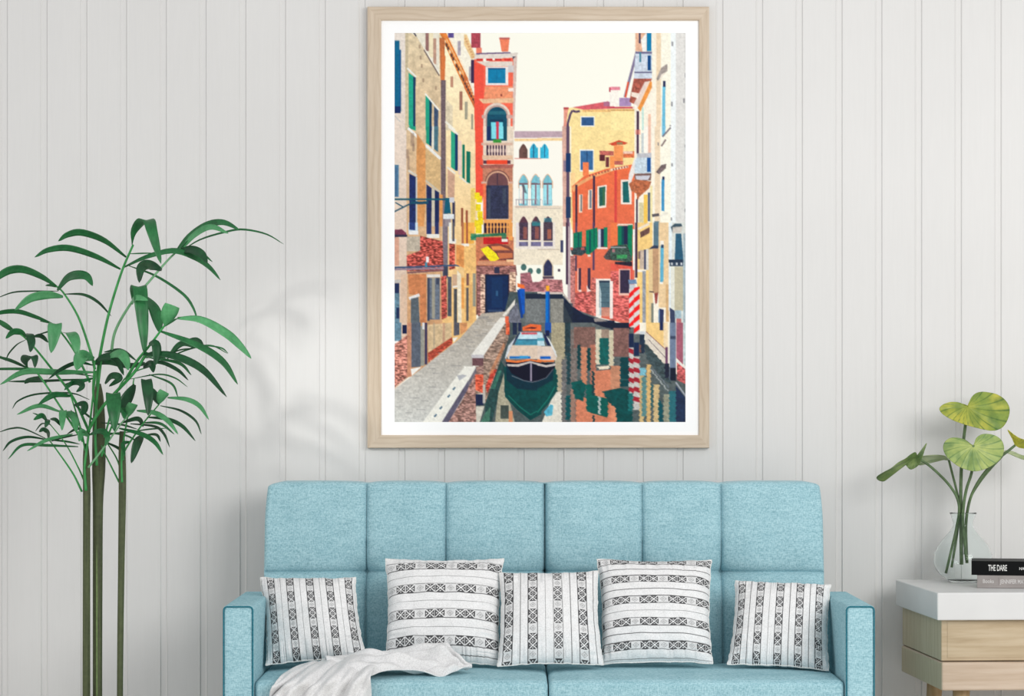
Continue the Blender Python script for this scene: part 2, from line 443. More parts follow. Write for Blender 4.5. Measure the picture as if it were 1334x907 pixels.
    stroke((232, 230, 228), [(165, 690), (260, 655)], 26, E); poly((90, 100, 108), [(182, 690), (250, 675), (262, 907), (182, 907)], E, tex=.18, sc=2)
    rect((195, 190, 185), 28, 518, 88, 545, E); rect((30, 45, 85), 30, 550, 76, 650, E); rect((100, 135, 155), 30, 640, 78, 907, E, tex=.3, sc=2); rect((25, 45, 85), 50, 770, 78, 870, E)
    rect((220, 190, 165), 90, 470, 150, 907, E, tex=.05)
    E = (1, 2)
    poly((238, 190, 120), [(0, 200), (110, 200), (110, 480), (95, 907), (0, 907)], E, tex=.14, sc=3)
    poly((240, 175, 80), [(0, 0), (100, 0), (90, 190), (0, 200)], E, tex=.1); rect((165, 85, 60), 18, 0, 36, 190, E); rect((245, 240, 230), 0, 190, 45, 215, E)
    rect((120, 85, 80), 22, 460, 45, 570, E); rect((95, 90, 90), 18, 590, 42, 890, E); rect((150, 150, 135), 78, 460, 104, 760, E); rect((225, 175, 110), 48, 560, 75, 907, E)
    E = (0, 3)
    rect((100, 135, 155), 28, 0, 95, 165, E, tex=.25, sc=2); rect((15, 25, 65), 105, 20, 145, 100, E); rect((240, 238, 235), 28, 165, 90, 200, E)
    poly((185, 120, 105), [(28, 200), (150, 110), (165, 480), (28, 590)], E, bricks=.9, tex=.25, sc=2)
    rect((200, 140, 110), 150, 0, 185, 490, E, tex=.15)
    poly((88, 96, 110), [(185, 0), (270, 0), (270, 400), (185, 405)], E, tex=.2, sc=2); rect((150, 150, 140), 270, 30, 305, 390, E, tex=.1); rect((60, 55, 85), 308, 0, 330, 380, E); rect((225, 228, 230), 286, 0, 305, 60, E)
    poly((240, 238, 232), [(180, 420), (280, 400), (190, 480)], E)
    poly((212, 185, 145), [(330, 20), (550, 0), (550, 150), (340, 270)], E, tex=.15, sc=3); rect((165, 150, 130), 385, 0, 400, 240, E, alpha=.6); rect((180, 130, 110), 470, 0, 490, 180, E, alpha=.6)
    poly((180, 75, 55), [(335, 275), (555, 130), (560, 190), (340, 360)], E, bricks=.4, tex=.2, sc=2)
    poly((85, 85, 95), [(570, 0), (622, 0), (622, 110), (570, 120)], E, tex=.2); poly((215, 150, 100), [(625, 0), (690, 0), (690, 70), (632, 110)], E, tex=.15); poly((240, 238, 230), [(560, 140), (610, 130), (570, 180)], E)
    # ---- red tower
    E = (1, 0)
    rect((175, 70, 85), 66, 22, 150, 160, E, tex=.25, sc=1.5); rect((235, 130, 105), 110, 160, 160, 215, E)
    poly((244, 105, 80), [(90, 250), (190, 290), (470, 230), (455, 520), (440, 907), (95, 907)], E, tex=.06)
    poly((240, 84, 66), [(90, 290), (180, 330), (175, 907), (95, 907)], E)
    poly((240, 130, 95), [(320, 75), (412, 75), (400, 195), (340, 195)], E, tex=.08); rect((190, 95, 90), 318, 68, 414, 84, E)
    poly((225, 215, 205), [(100, 215), (490, 205), (470, 250), (90, 265)], E, tex=.06); stroke((100, 80, 120), [(110, 215), (420, 205)], 12, E)
    for u in (115, 200, 280, 365): rect((200, 55, 50), u, 258, u + 58, 280, E, tex=.2)
    poly((225, 212, 200), [(110, 285), (440, 285), (440, 330), (200, 330)], E, tex=.05)
    rect((60, 60, 80), 440, 240, 470, 268, E)
    poly((215, 190, 180), [(445, 260), (480, 230), (455, 907), (440, 907)], E, tex=.1); rect((205, 200, 200), 395, 320, 448, 385, E)
    rect((238, 232, 228), 195, 332, 400, 500, E); rect((5, 125, 170), 217, 345, 375, 482, E, tex=.08); rect((15, 70, 120), 217, 345, 375, 355, E); rect((0, 105, 150), 293, 350, 298, 480, E)
    poly((240, 150, 110), [(190, 510), (440, 510), (440, 620), (180, 620)], E, tex=.12, sc=2); rect((245, 232, 222), 400, 525, 450, 555, E); rect((130, 60, 55), 330, 580, 345, 600, E)
    poly((235, 190, 150), [(130, 625), (450, 615), (445, 660), (170, 665)], E, tex=.1)
    arch((228, 210, 195), 175, 660, 420, 907, E, tex=.08)
    arch((190, 160, 150), 195, 680, 400, 907, E); arch((10, 75, 100), 208, 697, 388, 907, E, tex=.12, sc=2)
    rect((60, 130, 140), 220, 735, 380, 765, E, alpha=.5)
    rect((205, 170, 160), 160, 770, 205, 800, E); rect((205, 170, 160), 385, 770, 440, 800, E)
    rect((12, 55, 85), 232, 810, 355, 830, E); rect((120, 215, 230), 245, 835, 290, 907, E); rect((120, 215, 230), 315, 835, 352, 907, E); rect((205, 60, 85), 288, 830, 316, 907, E)
    rect((60, 40, 75), 62, 270, 90, 480, E); rect((170, 160, 165), 45, 330, 62, 460, E)
    E = (1, 1)
    poly((240, 84, 62), [(100, 0), (175, 0), (178, 600), (165, 680), (105, 600)], E, tex=.04)
    poly((232, 215, 195), [(172, 0), (450, 0), (445, 907), (172, 907)], E, tex=.06)
    rect((12, 75, 95), 205, 0, 388, 130, E, tex=.1); rect((130, 220, 232), 246, 0, 290, 115, E); rect((130, 220, 232), 315, 0, 355, 115, E); rect((205, 55, 80), 290, 0, 314, 120, E); rect((15, 45, 95), 205, 0, 240, 130, E)
    poly((60, 150, 60), [(262, 120), (335, 115), (340, 165), (262, 165)], E, tex=.3, sc=1)
    rect((215, 180, 160), 155, 148, 440, 172, E); rect((55, 35, 60), 203, 172, 382, 262, E)
    for i in range(7): rect((230, 205, 190), 220 + i * 26, 172, 232 + i * 26, 262, E); rect((230, 205, 190), 216 + i * 26, 205, 236 + i * 26, 235, E)
    rect((225, 190, 160), 165, 262, 440, 300, E, tex=.08); rect((240, 75, 45), 205, 305, 395, 345, E); rect((90, 50, 65), 175, 310, 205, 340, E); rect((90, 50, 65), 390, 310, 420, 340, E)
    poly((165, 95, 85), [(140, 350), (450, 345), (440, 380), (160, 380)], E, tex=.15)
    poly((190, 125, 100), [(170, 380), (440, 380), (440, 520), (170, 520)], E, tex=.15, sc=2)
    arch((120, 75, 70), 190, 395, 415, 560, E); arch((215, 165, 135), 198, 405, 408, 560, E); arch((110, 72, 75), 208, 420, 398, 560, E, tex=.1)
    rect((55, 40, 60), 298, 425, 304, 530, E); rect((215, 175, 155), 155, 500, 205, 522, E); rect((215, 175, 155), 400, 500, 445, 522, E)
    rect((48, 52, 78), 200, 535, 402, 840, E, tex=.3, sc=1.6); rect((85, 100, 110), 215, 560, 240, 830, E, alpha=.4); rect((85, 100, 110), 350, 560, 380, 700, E, alpha=.4)
    rect((215, 160, 120), 402, 520, 440, 860, E, tex=.1); rect((240, 120, 80), 172, 520, 200, 850, E, tex=.1)
    rect((238, 165, 90), 180, 845, 430, 880, E); rect((50, 30, 50), 180, 880, 400, 907, E)
    for i in range(7): rect((240, 180, 120), 205 + i * 30, 880, 220 + i * 30, 907, E)
    for (u, w) in ((120, 630), (140, 660), (130, 735), (145, 800), (120, 880), (150, 860)): rect((240, 215, 30), u - 25, w - 30, u + 22, w + 30, E, tex=.2, sc=1)
    E = (1, 2)
    poly((200, 120, 85), [(105, 130), (460, 130), (470, 400), (110, 400)], E, tex=.18, sc=2)
    rect((45, 25, 45), 178, 5, 400, 95, E)
    for i in range(7): rect((238, 165, 90), 205 + i * 30, 0, 218 + i * 30, 95, E); rect((238, 165, 90), 200 + i * 30, 30, 224 + i * 30, 50, E)
    rect((235, 160, 85), 400, 0, 440, 160, E, tex=.1); rect((225, 150, 90), 170, 95, 400, 130, E, tex=.1)
    rect((195, 30, 35), 175, 135, 400, 195, E, tex=.15)
    stroke((50, 120, 85), [(60, 140), (120, 120), (380, 105)], 26, E, tex=.3); rect((40, 130, 100), 60, 100, 110, 160, E, alpha=.8, tex=.4, sc=1); rect((40, 120, 90), 340, 105, 385, 150, E, alpha=.8); rect((240, 235, 225), 340, 150, 395, 175, E)
    poly((130, 70, 60), [(210, 205), (300, 188), (400, 210), (450, 260), (220, 255)], E, tex=.1); poly((230, 140, 85), [(245, 215), (330, 212), (420, 250), (260, 250)], E)
    poly((110, 60, 60), [(130, 340), (230, 260), (450, 262), (460, 340)], E, tex=.2, sc=2); poly((200, 115, 75), [(300, 275), (440, 275), (440, 320), (320, 330)], E)
    rect((240, 215, 40), 105, 0, 160, 100, E, tex=.2, sc=1); poly((246, 226, 35), [(150, 240), (215, 215), (290, 280), (320, 330), (250, 360), (210, 320)], E, tex=.15, sc=1.5)
    rect((215, 150, 115), 120, 350, 490, 385, E, tex=.1); rect((245, 200, 150), 385, 335, 490, 355, E)
    poly((120, 75, 70), [(110, 390), (470, 390), (480, 480), (420, 480), (420, 850), (470, 700), (110, 840)], E, tex=.2, sc=2)
    poly((150, 100, 95), [(108, 395), (470, 390), (468, 840), (125, 850)], E, bricks=.6, tex=.2, sc=2)
    rect((200, 160, 140), 150, 470, 190, 840, E, bricks=.9); rect((205, 165, 140), 412, 450, 465, 720, E, bricks=.9)
    rect((20, 28, 55), 190, 470, 408, 830, E); rect((14, 40, 82), 205, 485, 395, 790, E, tex=.12); rect((22, 65, 110), 250, 500, 350, 770, E, alpha=.35); rect((60, 110, 150), 288, 620, 308, 665, E, alpha=.7); rect((50, 70, 105), 215, 790, 350, 810, E)
    rect((50, 50, 75), 275, 405, 320, 460, E)
    # ---- white palace at the end
    poly((250, 247, 236), [(669.5, 171), (733, 171), (733, 270), (669.5, 270)])
    poly((240, 228, 205), [(669.5, 268), (733, 268), (733, 345), (669.5, 345)], tex=.04)
    E = (1, 1)
    rect((190, 165, 175), 455, 45, 700, 105, E, tex=.06); rect((240, 205, 150), 455, 112, 700, 135, E, tex=.1)
    arch((105, 75, 70), 498, 158, 575, 290, E, pointed=True, tex=.2, sc=2); arch((50, 180, 215), 595, 155, 665, 290, E, pointed=True, tex=.12); rect((30, 60, 100), 626, 165, 634, 285, E)
    rect((215, 130, 120), 455, 288, 700, 296, E); rect((60, 190, 215), 688, 190, 700, 290, E)
    for u in (538, 648):
        arch((225, 180, 150), u - 48, 430, u + 48, 560, E, pointed=True); arch((120, 190, 205), u - 40, 440, u + 40, 720, E, pointed=True, tex=.1); rect((120, 80, 90), u - 40, 515, u + 40, 528, E); rect((170, 230, 235), u - 34, 530, u + 34, 700, E, tex=.05); rect((140, 110, 125), u - 7, 530, u + 7, 710, E)
    rect((245, 235, 225), 500, 540, 528, 700, E); poly((70, 80, 90), [(520, 530), (545, 530), (570, 610), (545, 600)], E, alpha=.7)
    for i in range(10): rect((140, 130, 145), 470 + i * 24, 665, 474 + i * 24, 715, E)
    rect((160, 150, 155), 465, 660, 700, 667, E); rect((215, 195, 180), 465, 718, 700, 740, E)
    for u in (540, 652): arch((90, 55, 70), u - 42, 815, u + 40, 907, E, pointed=True, tex=.2); 
    rect((60, 150, 160), 615, 860, 690, 907, E, alpha=.6)
    E = (2, 1)
    rect((190, 165, 175), 0, 45, 225, 100, E, tex=.06); rect((238, 205, 150), 0, 108, 225, 130, E, tex=.1)
    arch((50, 180, 215), 30, 158, 102, 290, E, pointed=True, tex=.12); rect((40, 90, 130), 62, 165, 70, 285, E); rect((60, 190, 215), 0, 190, 8, 290, E)
    u = 93
    arch((225, 180, 150), u - 48, 430, u + 48, 560, E, pointed=True); arch((120, 190, 205), u - 40, 440, u + 40, 720, E, pointed=True, tex=.1); rect((110, 80, 90), u - 40, 515, u + 40, 528, E); rect((160, 225, 235), u - 34, 530, u + 34, 700, E); rect((140, 110, 125), u - 8, 530, u + 8, 710, E)
    rect((150, 215, 225), 0, 530, 20, 710, E); rect((130, 190, 205), 0, 460, 22, 520, E)
    for i in range(7): rect((140, 150, 165), 2 + i * 22, 665, 6 + i * 22, 710, E)
    rect((230, 215, 195), 0, 718, 215, 740, E); rect((190, 175, 165), 0, 742, 215, 748, E)
    arch((80, 60, 75), 55, 815, 138, 907, E, pointed=True, tex=.2); rect((50, 130, 150), 60, 830, 130, 868, E, alpha=.6); poly((70, 80, 90), [(0, 820), (25, 870), (25, 907), (0, 907)], E)
    E = (2, 2)
    rect((75, 60, 75), 55, 0, 140, 165, E, tex=.3, sc=1.5); rect((200, 110, 80), 90, 60, 125, 150, E, alpha=.7); rect((205, 130, 100), 0, 50, 30, 160, E, tex=.3, sc=1.5); rect((235, 225, 215), 30, 0, 55, 225, E); rect((235, 225, 215), 140, 0, 160, 235, E)
    rect((110, 105, 140), 0, 175, 32, 215, E, tex=.2); rect((110, 105, 140), 58, 175, 140, 215, E, tex=.2, sc=1); rect((235, 225, 215), 0, 215, 160, 240, E); rect((200, 185, 165), 0, 240, 200, 248, E)
    arch((215, 195, 165), 48, 325, 146, 500, E, pointed=True); arch((48, 52, 88), 58, 335, 136, 485, E, pointed=True, tex=.15); rect((90, 70, 85), 48, 488, 150, 510, E); rect((70, 55, 70), 186, 420, 206, 445, E); rect((45, 65, 75), 0, 415, 22, 460, E)
    poly((172, 110, 112), [(0, 550), (60, 510), (225, 520), (235, 640), (0, 640)], E, bricks=.6, tex=.15, sc=2); rect((215, 200, 190), 0, 630, 230, 650, E)
    E = (1, 2)
    for (u0, u1) in ((500, 580), (607, 690)): rect((75, 58, 78), u0, 0, u1, 160, E, tex=.35, sc=1.5); rect((205, 110, 80), u0 + 35, 40, u0 + 70, 150, E, alpha=.5); rect((110, 105, 140), u0 - 6, 175, u1, 215, E, tex=.2)
    rect((50, 120, 130), 615, 0, 690, 30, E); rect((225, 215, 215), 470, 0, 498, 230, E); rect((235, 225, 215), 580, 0, 605, 220, E); rect((235, 225, 215), 480, 218, 700, 240, E)
    for (u, w, r) in ((540, 405, 26), (600, 440, 24), (675, 440, 22)): poly((70, 110, 105), [(u + r * math.cos(a), w + r * 1.2 * math.sin(a)) for a in np.linspace(0, 6.2, 12)], E, tex=.3, sc=1)
    poly((160, 100, 108), [(510, 460), (600, 450), (620, 540), (700, 535), (700, 630), (510, 630)], E, bricks=.5, tex=.15, sc=2); rect((215, 200, 190), 540, 625, 700, 645, E)
    # ---- yellow house and pipes
    poly((250, 226, 160), [(735, 141), (826, 139), (826, 300), (745, 300), (738, 260)], col2=(246, 214, 145), tex=.05, sc=6)
    E = (2, 0)
    poly((215, 95, 105), [(320, 700), (640, 645), (698, 690), (698, 712), (420, 722)], E, tex=.12); rect((150, 120, 160), 600, 650, 655, 690, E, alpha=.6); rect((245, 238, 230), 655, 565, 700, 690, E); rect((180, 70, 85), 650, 520, 700, 560, E, tex=.2)
    rect((235, 185, 120), 410, 722, 698, 742, E, tex=.25, sc=1); rect((245, 245, 240), 390, 782, 520, 875, E); rect((45, 85, 135), 400, 790, 512, 865, E, tex=.15)
    poly((225, 150, 130), [(240, 705), (282, 705), (265, 820), (270, 907), (230, 907), (240, 840)], E, tex=.1); rect((180, 70, 75), 238, 700, 284, 718, E)
    stroke((85, 65, 95), [(385, 735), (350, 742), (318, 730), (300, 760), (275, 850), (278, 907)], 20, E)
    E = (2, 1)
    poly((215, 170, 155), [(225, 0), (270, 0), (265, 907), (232, 907)], E, tex=.12, sc=3); rect((90, 70, 95), 264, 0, 290, 907, E); rect((250, 240, 215), 292, 0, 308, 640, E)
    rect((18, 52, 100), 258, 245, 302, 415, E); rect((140, 120, 140), 234, 310, 258, 410, E); rect((30, 55, 95), 258, 640, 302, 830, E)
    rect((245, 245, 240), 385, 210, 512, 410, E); rect((55, 105, 155), 392, 220, 506, 395, E, tex=.12); rect((25, 60, 105), 446, 220, 454, 395, E)
    rect((246, 130, 80), 412, 325, 465, 450, E, tex=.06); rect((250, 210, 150), 300, 420, 345, 600, E, tex=.05)
    E = (3, 0)
    poly((251, 230, 165), [(0, 715), (215, 715), (215, 907), (0, 907)], E, tex=.04); rect((200, 70, 90), 0, 695, 215, 712, E); rect((210, 160, 100), 0, 718, 215, 732, E, tex=.3, sc=1); rect((170, 140, 185), 80, 615, 185, 690, E, tex=.1)
    rect((215, 130, 145), 0, 515, 85, 545, E, tex=.2); rect((248, 242, 232), 0, 545, 70, 690, E)
    # ---- orange house
    poly((238, 112, 68), [(745, 243), (760, 230), (790, 220), (826, 214), (828, 345), (825, 424), (780, 413), (748, 402)], col2=(220, 110, 90), tex=.06, sc=5)
    E = (2, 1)
    poly((235, 165, 110), [(312, 560), (350, 520), (480, 450), (698, 375), (698, 400), (500, 470), (350, 555), (330, 600)], E, tex=.12)
    for i in range(9): t = i / 8; rect((160, 80, 70), 470 + t * 220, 440 - t * 60, 482 + t * 220, 456 - t * 60, E)
    rect((65, 40, 60), 345, 530, 362, 907, E); rect((70, 45, 70), 502, 450, 524, 907, E)
    poly((248, 215, 190), [(376, 620), (410, 615), (408, 780), (376, 785)], E); rect((110, 125, 130), 390, 620, 406, 770, E); poly((248, 225, 200), [(460, 580), (498, 570), (495, 750), (458, 755)], E); rect((110, 125, 140), 472, 580, 490, 742, E)
    poly((246, 230, 215), [(545, 545), (628, 530), (624, 735), (545, 745)], E); poly((30, 95, 85), [(558, 555), (616, 545), (614, 715), (562, 725)], E, tex=.2); rect((90, 120, 60), 590, 560, 612, 720, E, alpha=.5)
    poly((190, 100, 90), [(560, 220), (690, 225), (690, 265), (570, 265)], E, tex=.3, sc=1.2); rect((90, 35, 45), 562, 258, 612, 315, E); rect((110, 50, 55), 620, 280, 650, 370, E); rect((246, 150, 85), 655, 270, 700, 375, E); poly((205, 95, 60), [(640, 160), (700, 140), (700, 175)], E)
    E = (3, 1)
    poly((246, 152, 90), [(30, 175), (115, 175), (110, 330), (30, 350)], E, tex=.08); poly((210, 75, 50), [(0, 155), (75, 125), (155, 150), (130, 165), (10, 175)], E); rect((140, 130, 90), 55, 145, 110, 162, E)
    rect((215, 110, 70), 115, 225, 215, 285, E, tex=.3, sc=1.2); rect((240, 200, 180), 115, 225, 200, 250, E, tex=.2, sc=1); rect((190, 100, 90), 35, 315, 115, 350, E, tex=.2)
    poly((245, 220, 190), [(0, 385), (160, 355), (160, 375), (0, 405)], E)
    for i in range(6): rect((150, 80, 70), 20 + i * 25, 383 - i * 5, 32 + i * 25, 400 - i * 5, E)
    rect((215, 70, 65), 35, 400, 58, 907, E); rect((246, 232, 220), 92, 485, 190, 708, E); poly((20, 98, 98), [(108, 505), (158, 498), (172, 690), (112, 692)], E, tex=.15)
    rect((235, 235, 220), 65, 885, 200, 900, E)
    E = (2, 2)
    rect((65, 45, 70), 258, 0, 280, 560, E); rect((80, 60, 95), 345, 0, 360, 90, E); rect((80, 60, 95), 500, 0, 518, 430, E); rect((130, 90, 110), 275, 0, 300, 700, E, alpha=.5, tex=.15); rect((62, 52, 80), 342, 300, 358, 440, E); rect((60, 65, 100), 210, 160, 236, 270, E)
    poly((5, 120, 90), [(325, 95), (405, 80), (402, 240), (325, 250)], E, tex=.2, sc=1.5); rect((8, 75, 80), 368, 90, 380, 240, E)
    poly((0, 125, 90), [(440, 70), (545, 45), (548, 225), (470, 290), (440, 285)], E, tex=.12, sc=1.5); rect((5, 70, 80), 470, 75, 484, 270, E); rect((0, 85, 75), 510, 55, 520, 220, E)
    rect((190, 200, 220), 548, 60, 575, 225, E); rect((35, 45, 75), 575, 55, 602, 220, E); poly((0, 130, 95), [(602, 45), (636, 42), (634, 225), (602, 220)], E); rect((245, 235, 225), 540, 225, 636, 240, E)
    poly((55, 70, 75), [(300, 235), (440, 215), (445, 270), (400, 300), (310, 290)], E, tex=.5, sc=1.2); rect((215, 110, 95), 300, 225, 320, 250, E); rect((215, 95, 90), 395, 225, 425, 250, E, alpha=.8); rect((235, 225, 215), 455, 290, 485, 310, E)
    poly((70, 70, 70), [(600, 310), (650, 240), (700, 220), (700, 345), (620, 335)], E, tex=.5, sc=1.2)
    poly((200, 95, 90), [(335, 640), (500, 610), (500, 840), (420, 830), (340, 780)], E, bricks=.7, tex=.2, sc=2); poly((196, 105, 95), [(490, 500), (540, 500), (530, 850), (480, 840)], E, bricks=.6, tex=.15, sc=2)
    poly((190, 120, 115), [(300, 300), (345, 300), (340, 790), (300, 740)], E, bricks=.4, tex=.15)
    rect((240, 190, 175), 362, 415, 372, 620, E); poly((50, 42, 65), [(374, 415), (396, 410), (394, 610), (374, 610)], E); rect((245, 215, 205), 375, 610, 400, 628, E); poly((55, 45, 70), [(455, 415), (482, 410), (480, 620), (455, 590)], E); poly((246, 220, 210), [(446, 560), (462, 600), (490, 620), (450, 630)], E)
    poly((245, 235, 225), [(530, 510), (680, 510), (690, 870), (655, 870), (655, 540), (560, 540), (580, 860), (530, 860)], E); rect((80, 108, 120), 560, 530, 655, 770, E, tex=.15, sc=2); rect((40, 55, 75), 558, 525, 655, 545, E); poly((180, 200, 205), [(562, 560), (580, 640), (580, 840), (562, 840)], E, tex=.1); rect((205, 140, 120), 580, 775, 655, 850, E, tex=.15)
    for i in range(4): rect((60, 85, 100), 575, 585 + i * 45, 655, 590 + i * 45, E)
    E = (3, 2)
    poly((236, 120, 70), [(0, 0), (60, 0), (60, 200), (0, 210)], E, tex=.05); rect((240, 190, 170), 58, 18, 205, 34, E); rect((0, 120, 85), 64, 30, 102, 220, E); rect((30, 35, 70), 102, 30, 158, 330, E); poly((0, 125, 85), [(155, 25), (200, 20), (196, 350), (158, 330)], E, tex=.1); rect((0, 75, 80), 100, 30, 120, 200, E)
    poly((60, 85, 75), [(0, 215), (150, 195), (195, 330), (180, 360), (0, 340)], E, tex=.55, sc=1.3); rect((60, 150, 90), 55, 290, 150, 325, E, tex=.4, sc=1); rect((215, 130, 140), 15, 240, 40, 270, E, alpha=.7); rect((40, 35, 50), 40, 355, 195, 395, E, tex=.4, sc=1.2); stroke((195, 195, 205), [(0, 225), (140, 225)], 8, E)
    poly((225, 90, 75), [(0, 370), (200, 400), (200, 640), (70, 660), (60, 430), (0, 430)], E, tex=.12, sc=3)
    rect((240, 190, 175), 75, 420, 178, 660, E); rect((52, 42, 68), 85, 430, 172, 640, E, tex=.2, sc=1.5)
    poly((205, 95, 90), [(0, 440), (75, 440), (75, 660), (170, 670), (170, 890), (0, 880)], E, bricks=.7, tex=.15, sc=2); rect((246, 232, 225), 0, 530, 22, 870, E)
    # ---- right facades
    poly((248, 240, 222), [(826, 43), (893, 43), (893, 545), (826, 430)], tex=.02)
    E = (3, 0)
    poly((230, 180, 150), [(225, 22), (330, 22), (330, 200), (225, 190)], E, tex=.12, sc=3); rect((60, 55, 85), 256, 22, 272, 120, E); rect((0, 125, 175), 328, 22, 370, 190, E); poly((240, 240, 235), [(275, 90), (325, 22), (325, 200), (290, 200)], E)
    stroke((130, 120, 150), [(238, 195), (165, 470), (130, 610)], 24, E); stroke((225, 90, 60), [(160, 470), (135, 610)], 18, E)
    poly((205, 215, 228), [(225, 200), (375, 195), (375, 440), (210, 440)], E, tex=.12, sc=2); stroke((110, 105, 140), [(225, 205), (375, 205)], 18, E); stroke((110, 110, 140), [(215, 385), (375, 385)], 14, E); rect((5, 70, 130), 335, 230, 365, 365, E); rect((70, 130, 150), 260, 200, 278, 290, E)
    poly((170, 90, 75), [(210, 440), (375, 440), (330, 560), (250, 690), (170, 650), (190, 540)], E, tex=.35, sc=2); poly((240, 225, 210), [(190, 560), (260, 575), (250, 620), (185, 600)], E); poly((236, 150, 70), [(350, 460), (375, 470), (375, 520), (270, 740), (240, 700)], E, tex=.1)
    poly((246, 240, 230), [(310, 470), (360, 460), (250, 700), (200, 720), (200, 690)], E, alpha=.8)
    rect((75, 50, 70), 235, 735, 258, 907, E); rect((190, 225, 215), 285, 700, 300, 907, E); rect((240, 195, 170), 340, 760, 365, 907, E)
    rect((238, 214, 182), 415, 22, 455, 907, E, tex=.05); rect((250, 246, 228), 455, 22, 545, 907, E); rect((240, 246, 246), 545, 22, 590, 907, E); rect((224, 222, 218), 590, 22, 684, 907, E, tex=.03)
    poly((160, 150, 145), [(460, 340), (515, 305), (515, 370), (425, 460), (415, 440)], E, tex=.2, sc=2); poly((235, 225, 210), [(460, 400), (510, 375), (430, 470)], E)
    poly((110, 190, 220), [(470, 510), (497, 490), (495, 907), (465, 907)], E, tex=.06); rect((35, 45, 85), 475, 460, 497, 515, E)
    for (u, w) in ((560, 125), (555, 670), (665, 640), (680, 410), (540, 880)): rect((130, 130, 135), u - 8, w - 20, u + 8, w + 20, E, alpha=.8)
    E = (3, 1)
    rect((75, 50, 75), 236, 0, 256, 250, E); rect((230, 120, 100), 225, 30, 270, 75, E, alpha=.6); rect((195, 205, 205), 280, 60, 300, 240, E); rect((235, 190, 170), 340, 0, 365, 250, E); rect((253, 246, 235), 300, 0, 340, 240, E)
    poly((190, 190, 195), [(240, 245), (370, 240), (370, 290), (240, 285)], E, tex=.1); poly((200, 215, 225), [(235, 285), (370, 285), (370, 430), (215, 425), (160, 480), (185, 380)], E, tex=.12, sc=2); rect((20, 80, 150), 330, 285, 362, 415, E); poly((235, 230, 225), [(225, 260), (165, 440), (165, 560), (215, 430)], E)
    poly((120, 90, 85), [(215, 430), (370, 425), (365, 490), (220, 500)], E, tex=.15); poly((205, 205, 215), [(225, 450), (360, 445), (340, 485), (235, 490)], E)
    poly((185, 105, 70), [(165, 520), (220, 480), (370, 500), (350, 560), (260, 640), (240, 690), (235, 610), (190, 590)], E, tex=.3, sc=2)
    rect((65, 50, 75), 230, 660, 246, 907, E); rect((215, 205, 165), 258, 690, 300, 907, E, tex=.1); rect((245, 200, 90), 300, 620, 335, 890, E); rect((80, 95, 120), 338, 600, 358, 860, E); rect((238, 225, 170), 358, 540, 380, 907, E)
    rect((238, 216, 185), 400, 0, 448, 907, E, tex=.05); rect((250, 246, 228), 448, 0, 545, 907, E); rect((240, 246, 246), 545, 0, 588, 907, E); rect((222, 221, 217), 588, 0, 676, 907, E, tex=.03)
    poly((120, 190, 220), [(465, 0), (500, 0), (490, 90), (465, 95)], E); stroke((120, 110, 120), [(470, 95), (545, 10)], 14, E); stroke((130, 110, 110), [(460, 180), (500, 120)], 14, E)
    poly((110, 95, 95), [(410, 415), (460, 350), (505, 340), (500, 380), (440, 435)], E, tex=.3, sc=2); poly((60, 145, 195), [(462, 480), (488, 460), (486, 770), (460, 765)], E, tex=.06); rect((35, 45, 85), 468, 455, 488, 485, E); stroke((235, 230, 215), [(440, 820), (520, 785)], 14, E); stroke((90, 85, 90), [(375, 810), (440, 800)], 26, E)
    for (u, w) in ((550, 840), (676, 760), (678, 180), (556, 350), (432, 160)): rect((120, 120, 125), u - 6, w - 14, u + 6, w + 14, E, alpha=.8)
    rect((50, 85, 110), 540, 890, 650, 907, E); rect((100, 130, 140), 395, 860, 440, 907, E); rect((190, 215, 225), 676, 0, 684, 907, E)
    E = (3, 2)
    rect((244, 205, 130), 240, 0, 380, 907, E, tex=.08, sc=4); rect((250, 246, 240), 203, 60, 225, 430, E); rect((75, 55, 75), 222, 0, 244, 500, E, tex=.2)
    stroke((240, 225, 205), [(250, 60), (350, 10)], 20, E); poly((105, 75, 70), [(268, 85), (355, 40), (352, 95), (270, 140)], E, tex=.3, sc=1.5)
    rect((205, 185, 165), 262, 250, 305, 420, E, tex=.12); rect((70, 75, 100), 302, 245, 322, 430, E); rect((220, 215, 205), 322, 240, 345, 430, E); rect((90, 70, 80), 248, 260, 270, 330, E, alpha=.7); rect((246, 238, 225), 245, 425, 320, 450, E); rect((150, 155, 165), 288, 440, 318, 907, E, tex=.2, sc=2)
    rect((90, 120, 135), 388, 0, 440, 215, E, tex=.08); poly((50, 60, 85), [(345, 240), (390, 205), (440, 215), (430, 235)], E); rect((228, 200, 150), 345, 240, 385, 900, E); rect((190, 150, 115), 382, 235, 436, 640, E, tex=.1); poly((150, 70, 65), [(395, 640), (432, 635), (420, 730), (405, 740)], E, tex=.2); stroke((70, 55, 60), [(350, 625), (390, 630)], 10, E); rect((120, 125, 115), 368, 730, 388, 907, E)
    rect((236, 205, 160), 436, 0, 525, 770, E, tex=.05); rect((245, 240, 228), 450, 165, 482, 205, E); poly((95, 175, 205), [(452, 210), (482, 205), (478, 535), (448, 545)], E, tex=.06); rect((40, 60, 90), 458, 200, 480, 230, E); rect((245, 240, 230), 445, 540, 475, 555, E)
    rect((215, 175, 125), 500, 560, 528, 900, E, tex=.1); poly((40, 50, 90), [(440, 780), (482, 790), (478, 907), (440, 907)], E, tex=.15); rect((120, 150, 180), 432, 790, 445, 907, E)
    rect((226, 236, 240), 525, 0, 560, 800, E, tex=.06); rect((214, 218, 212), 555, 0, 680, 907, E, tex=.05)
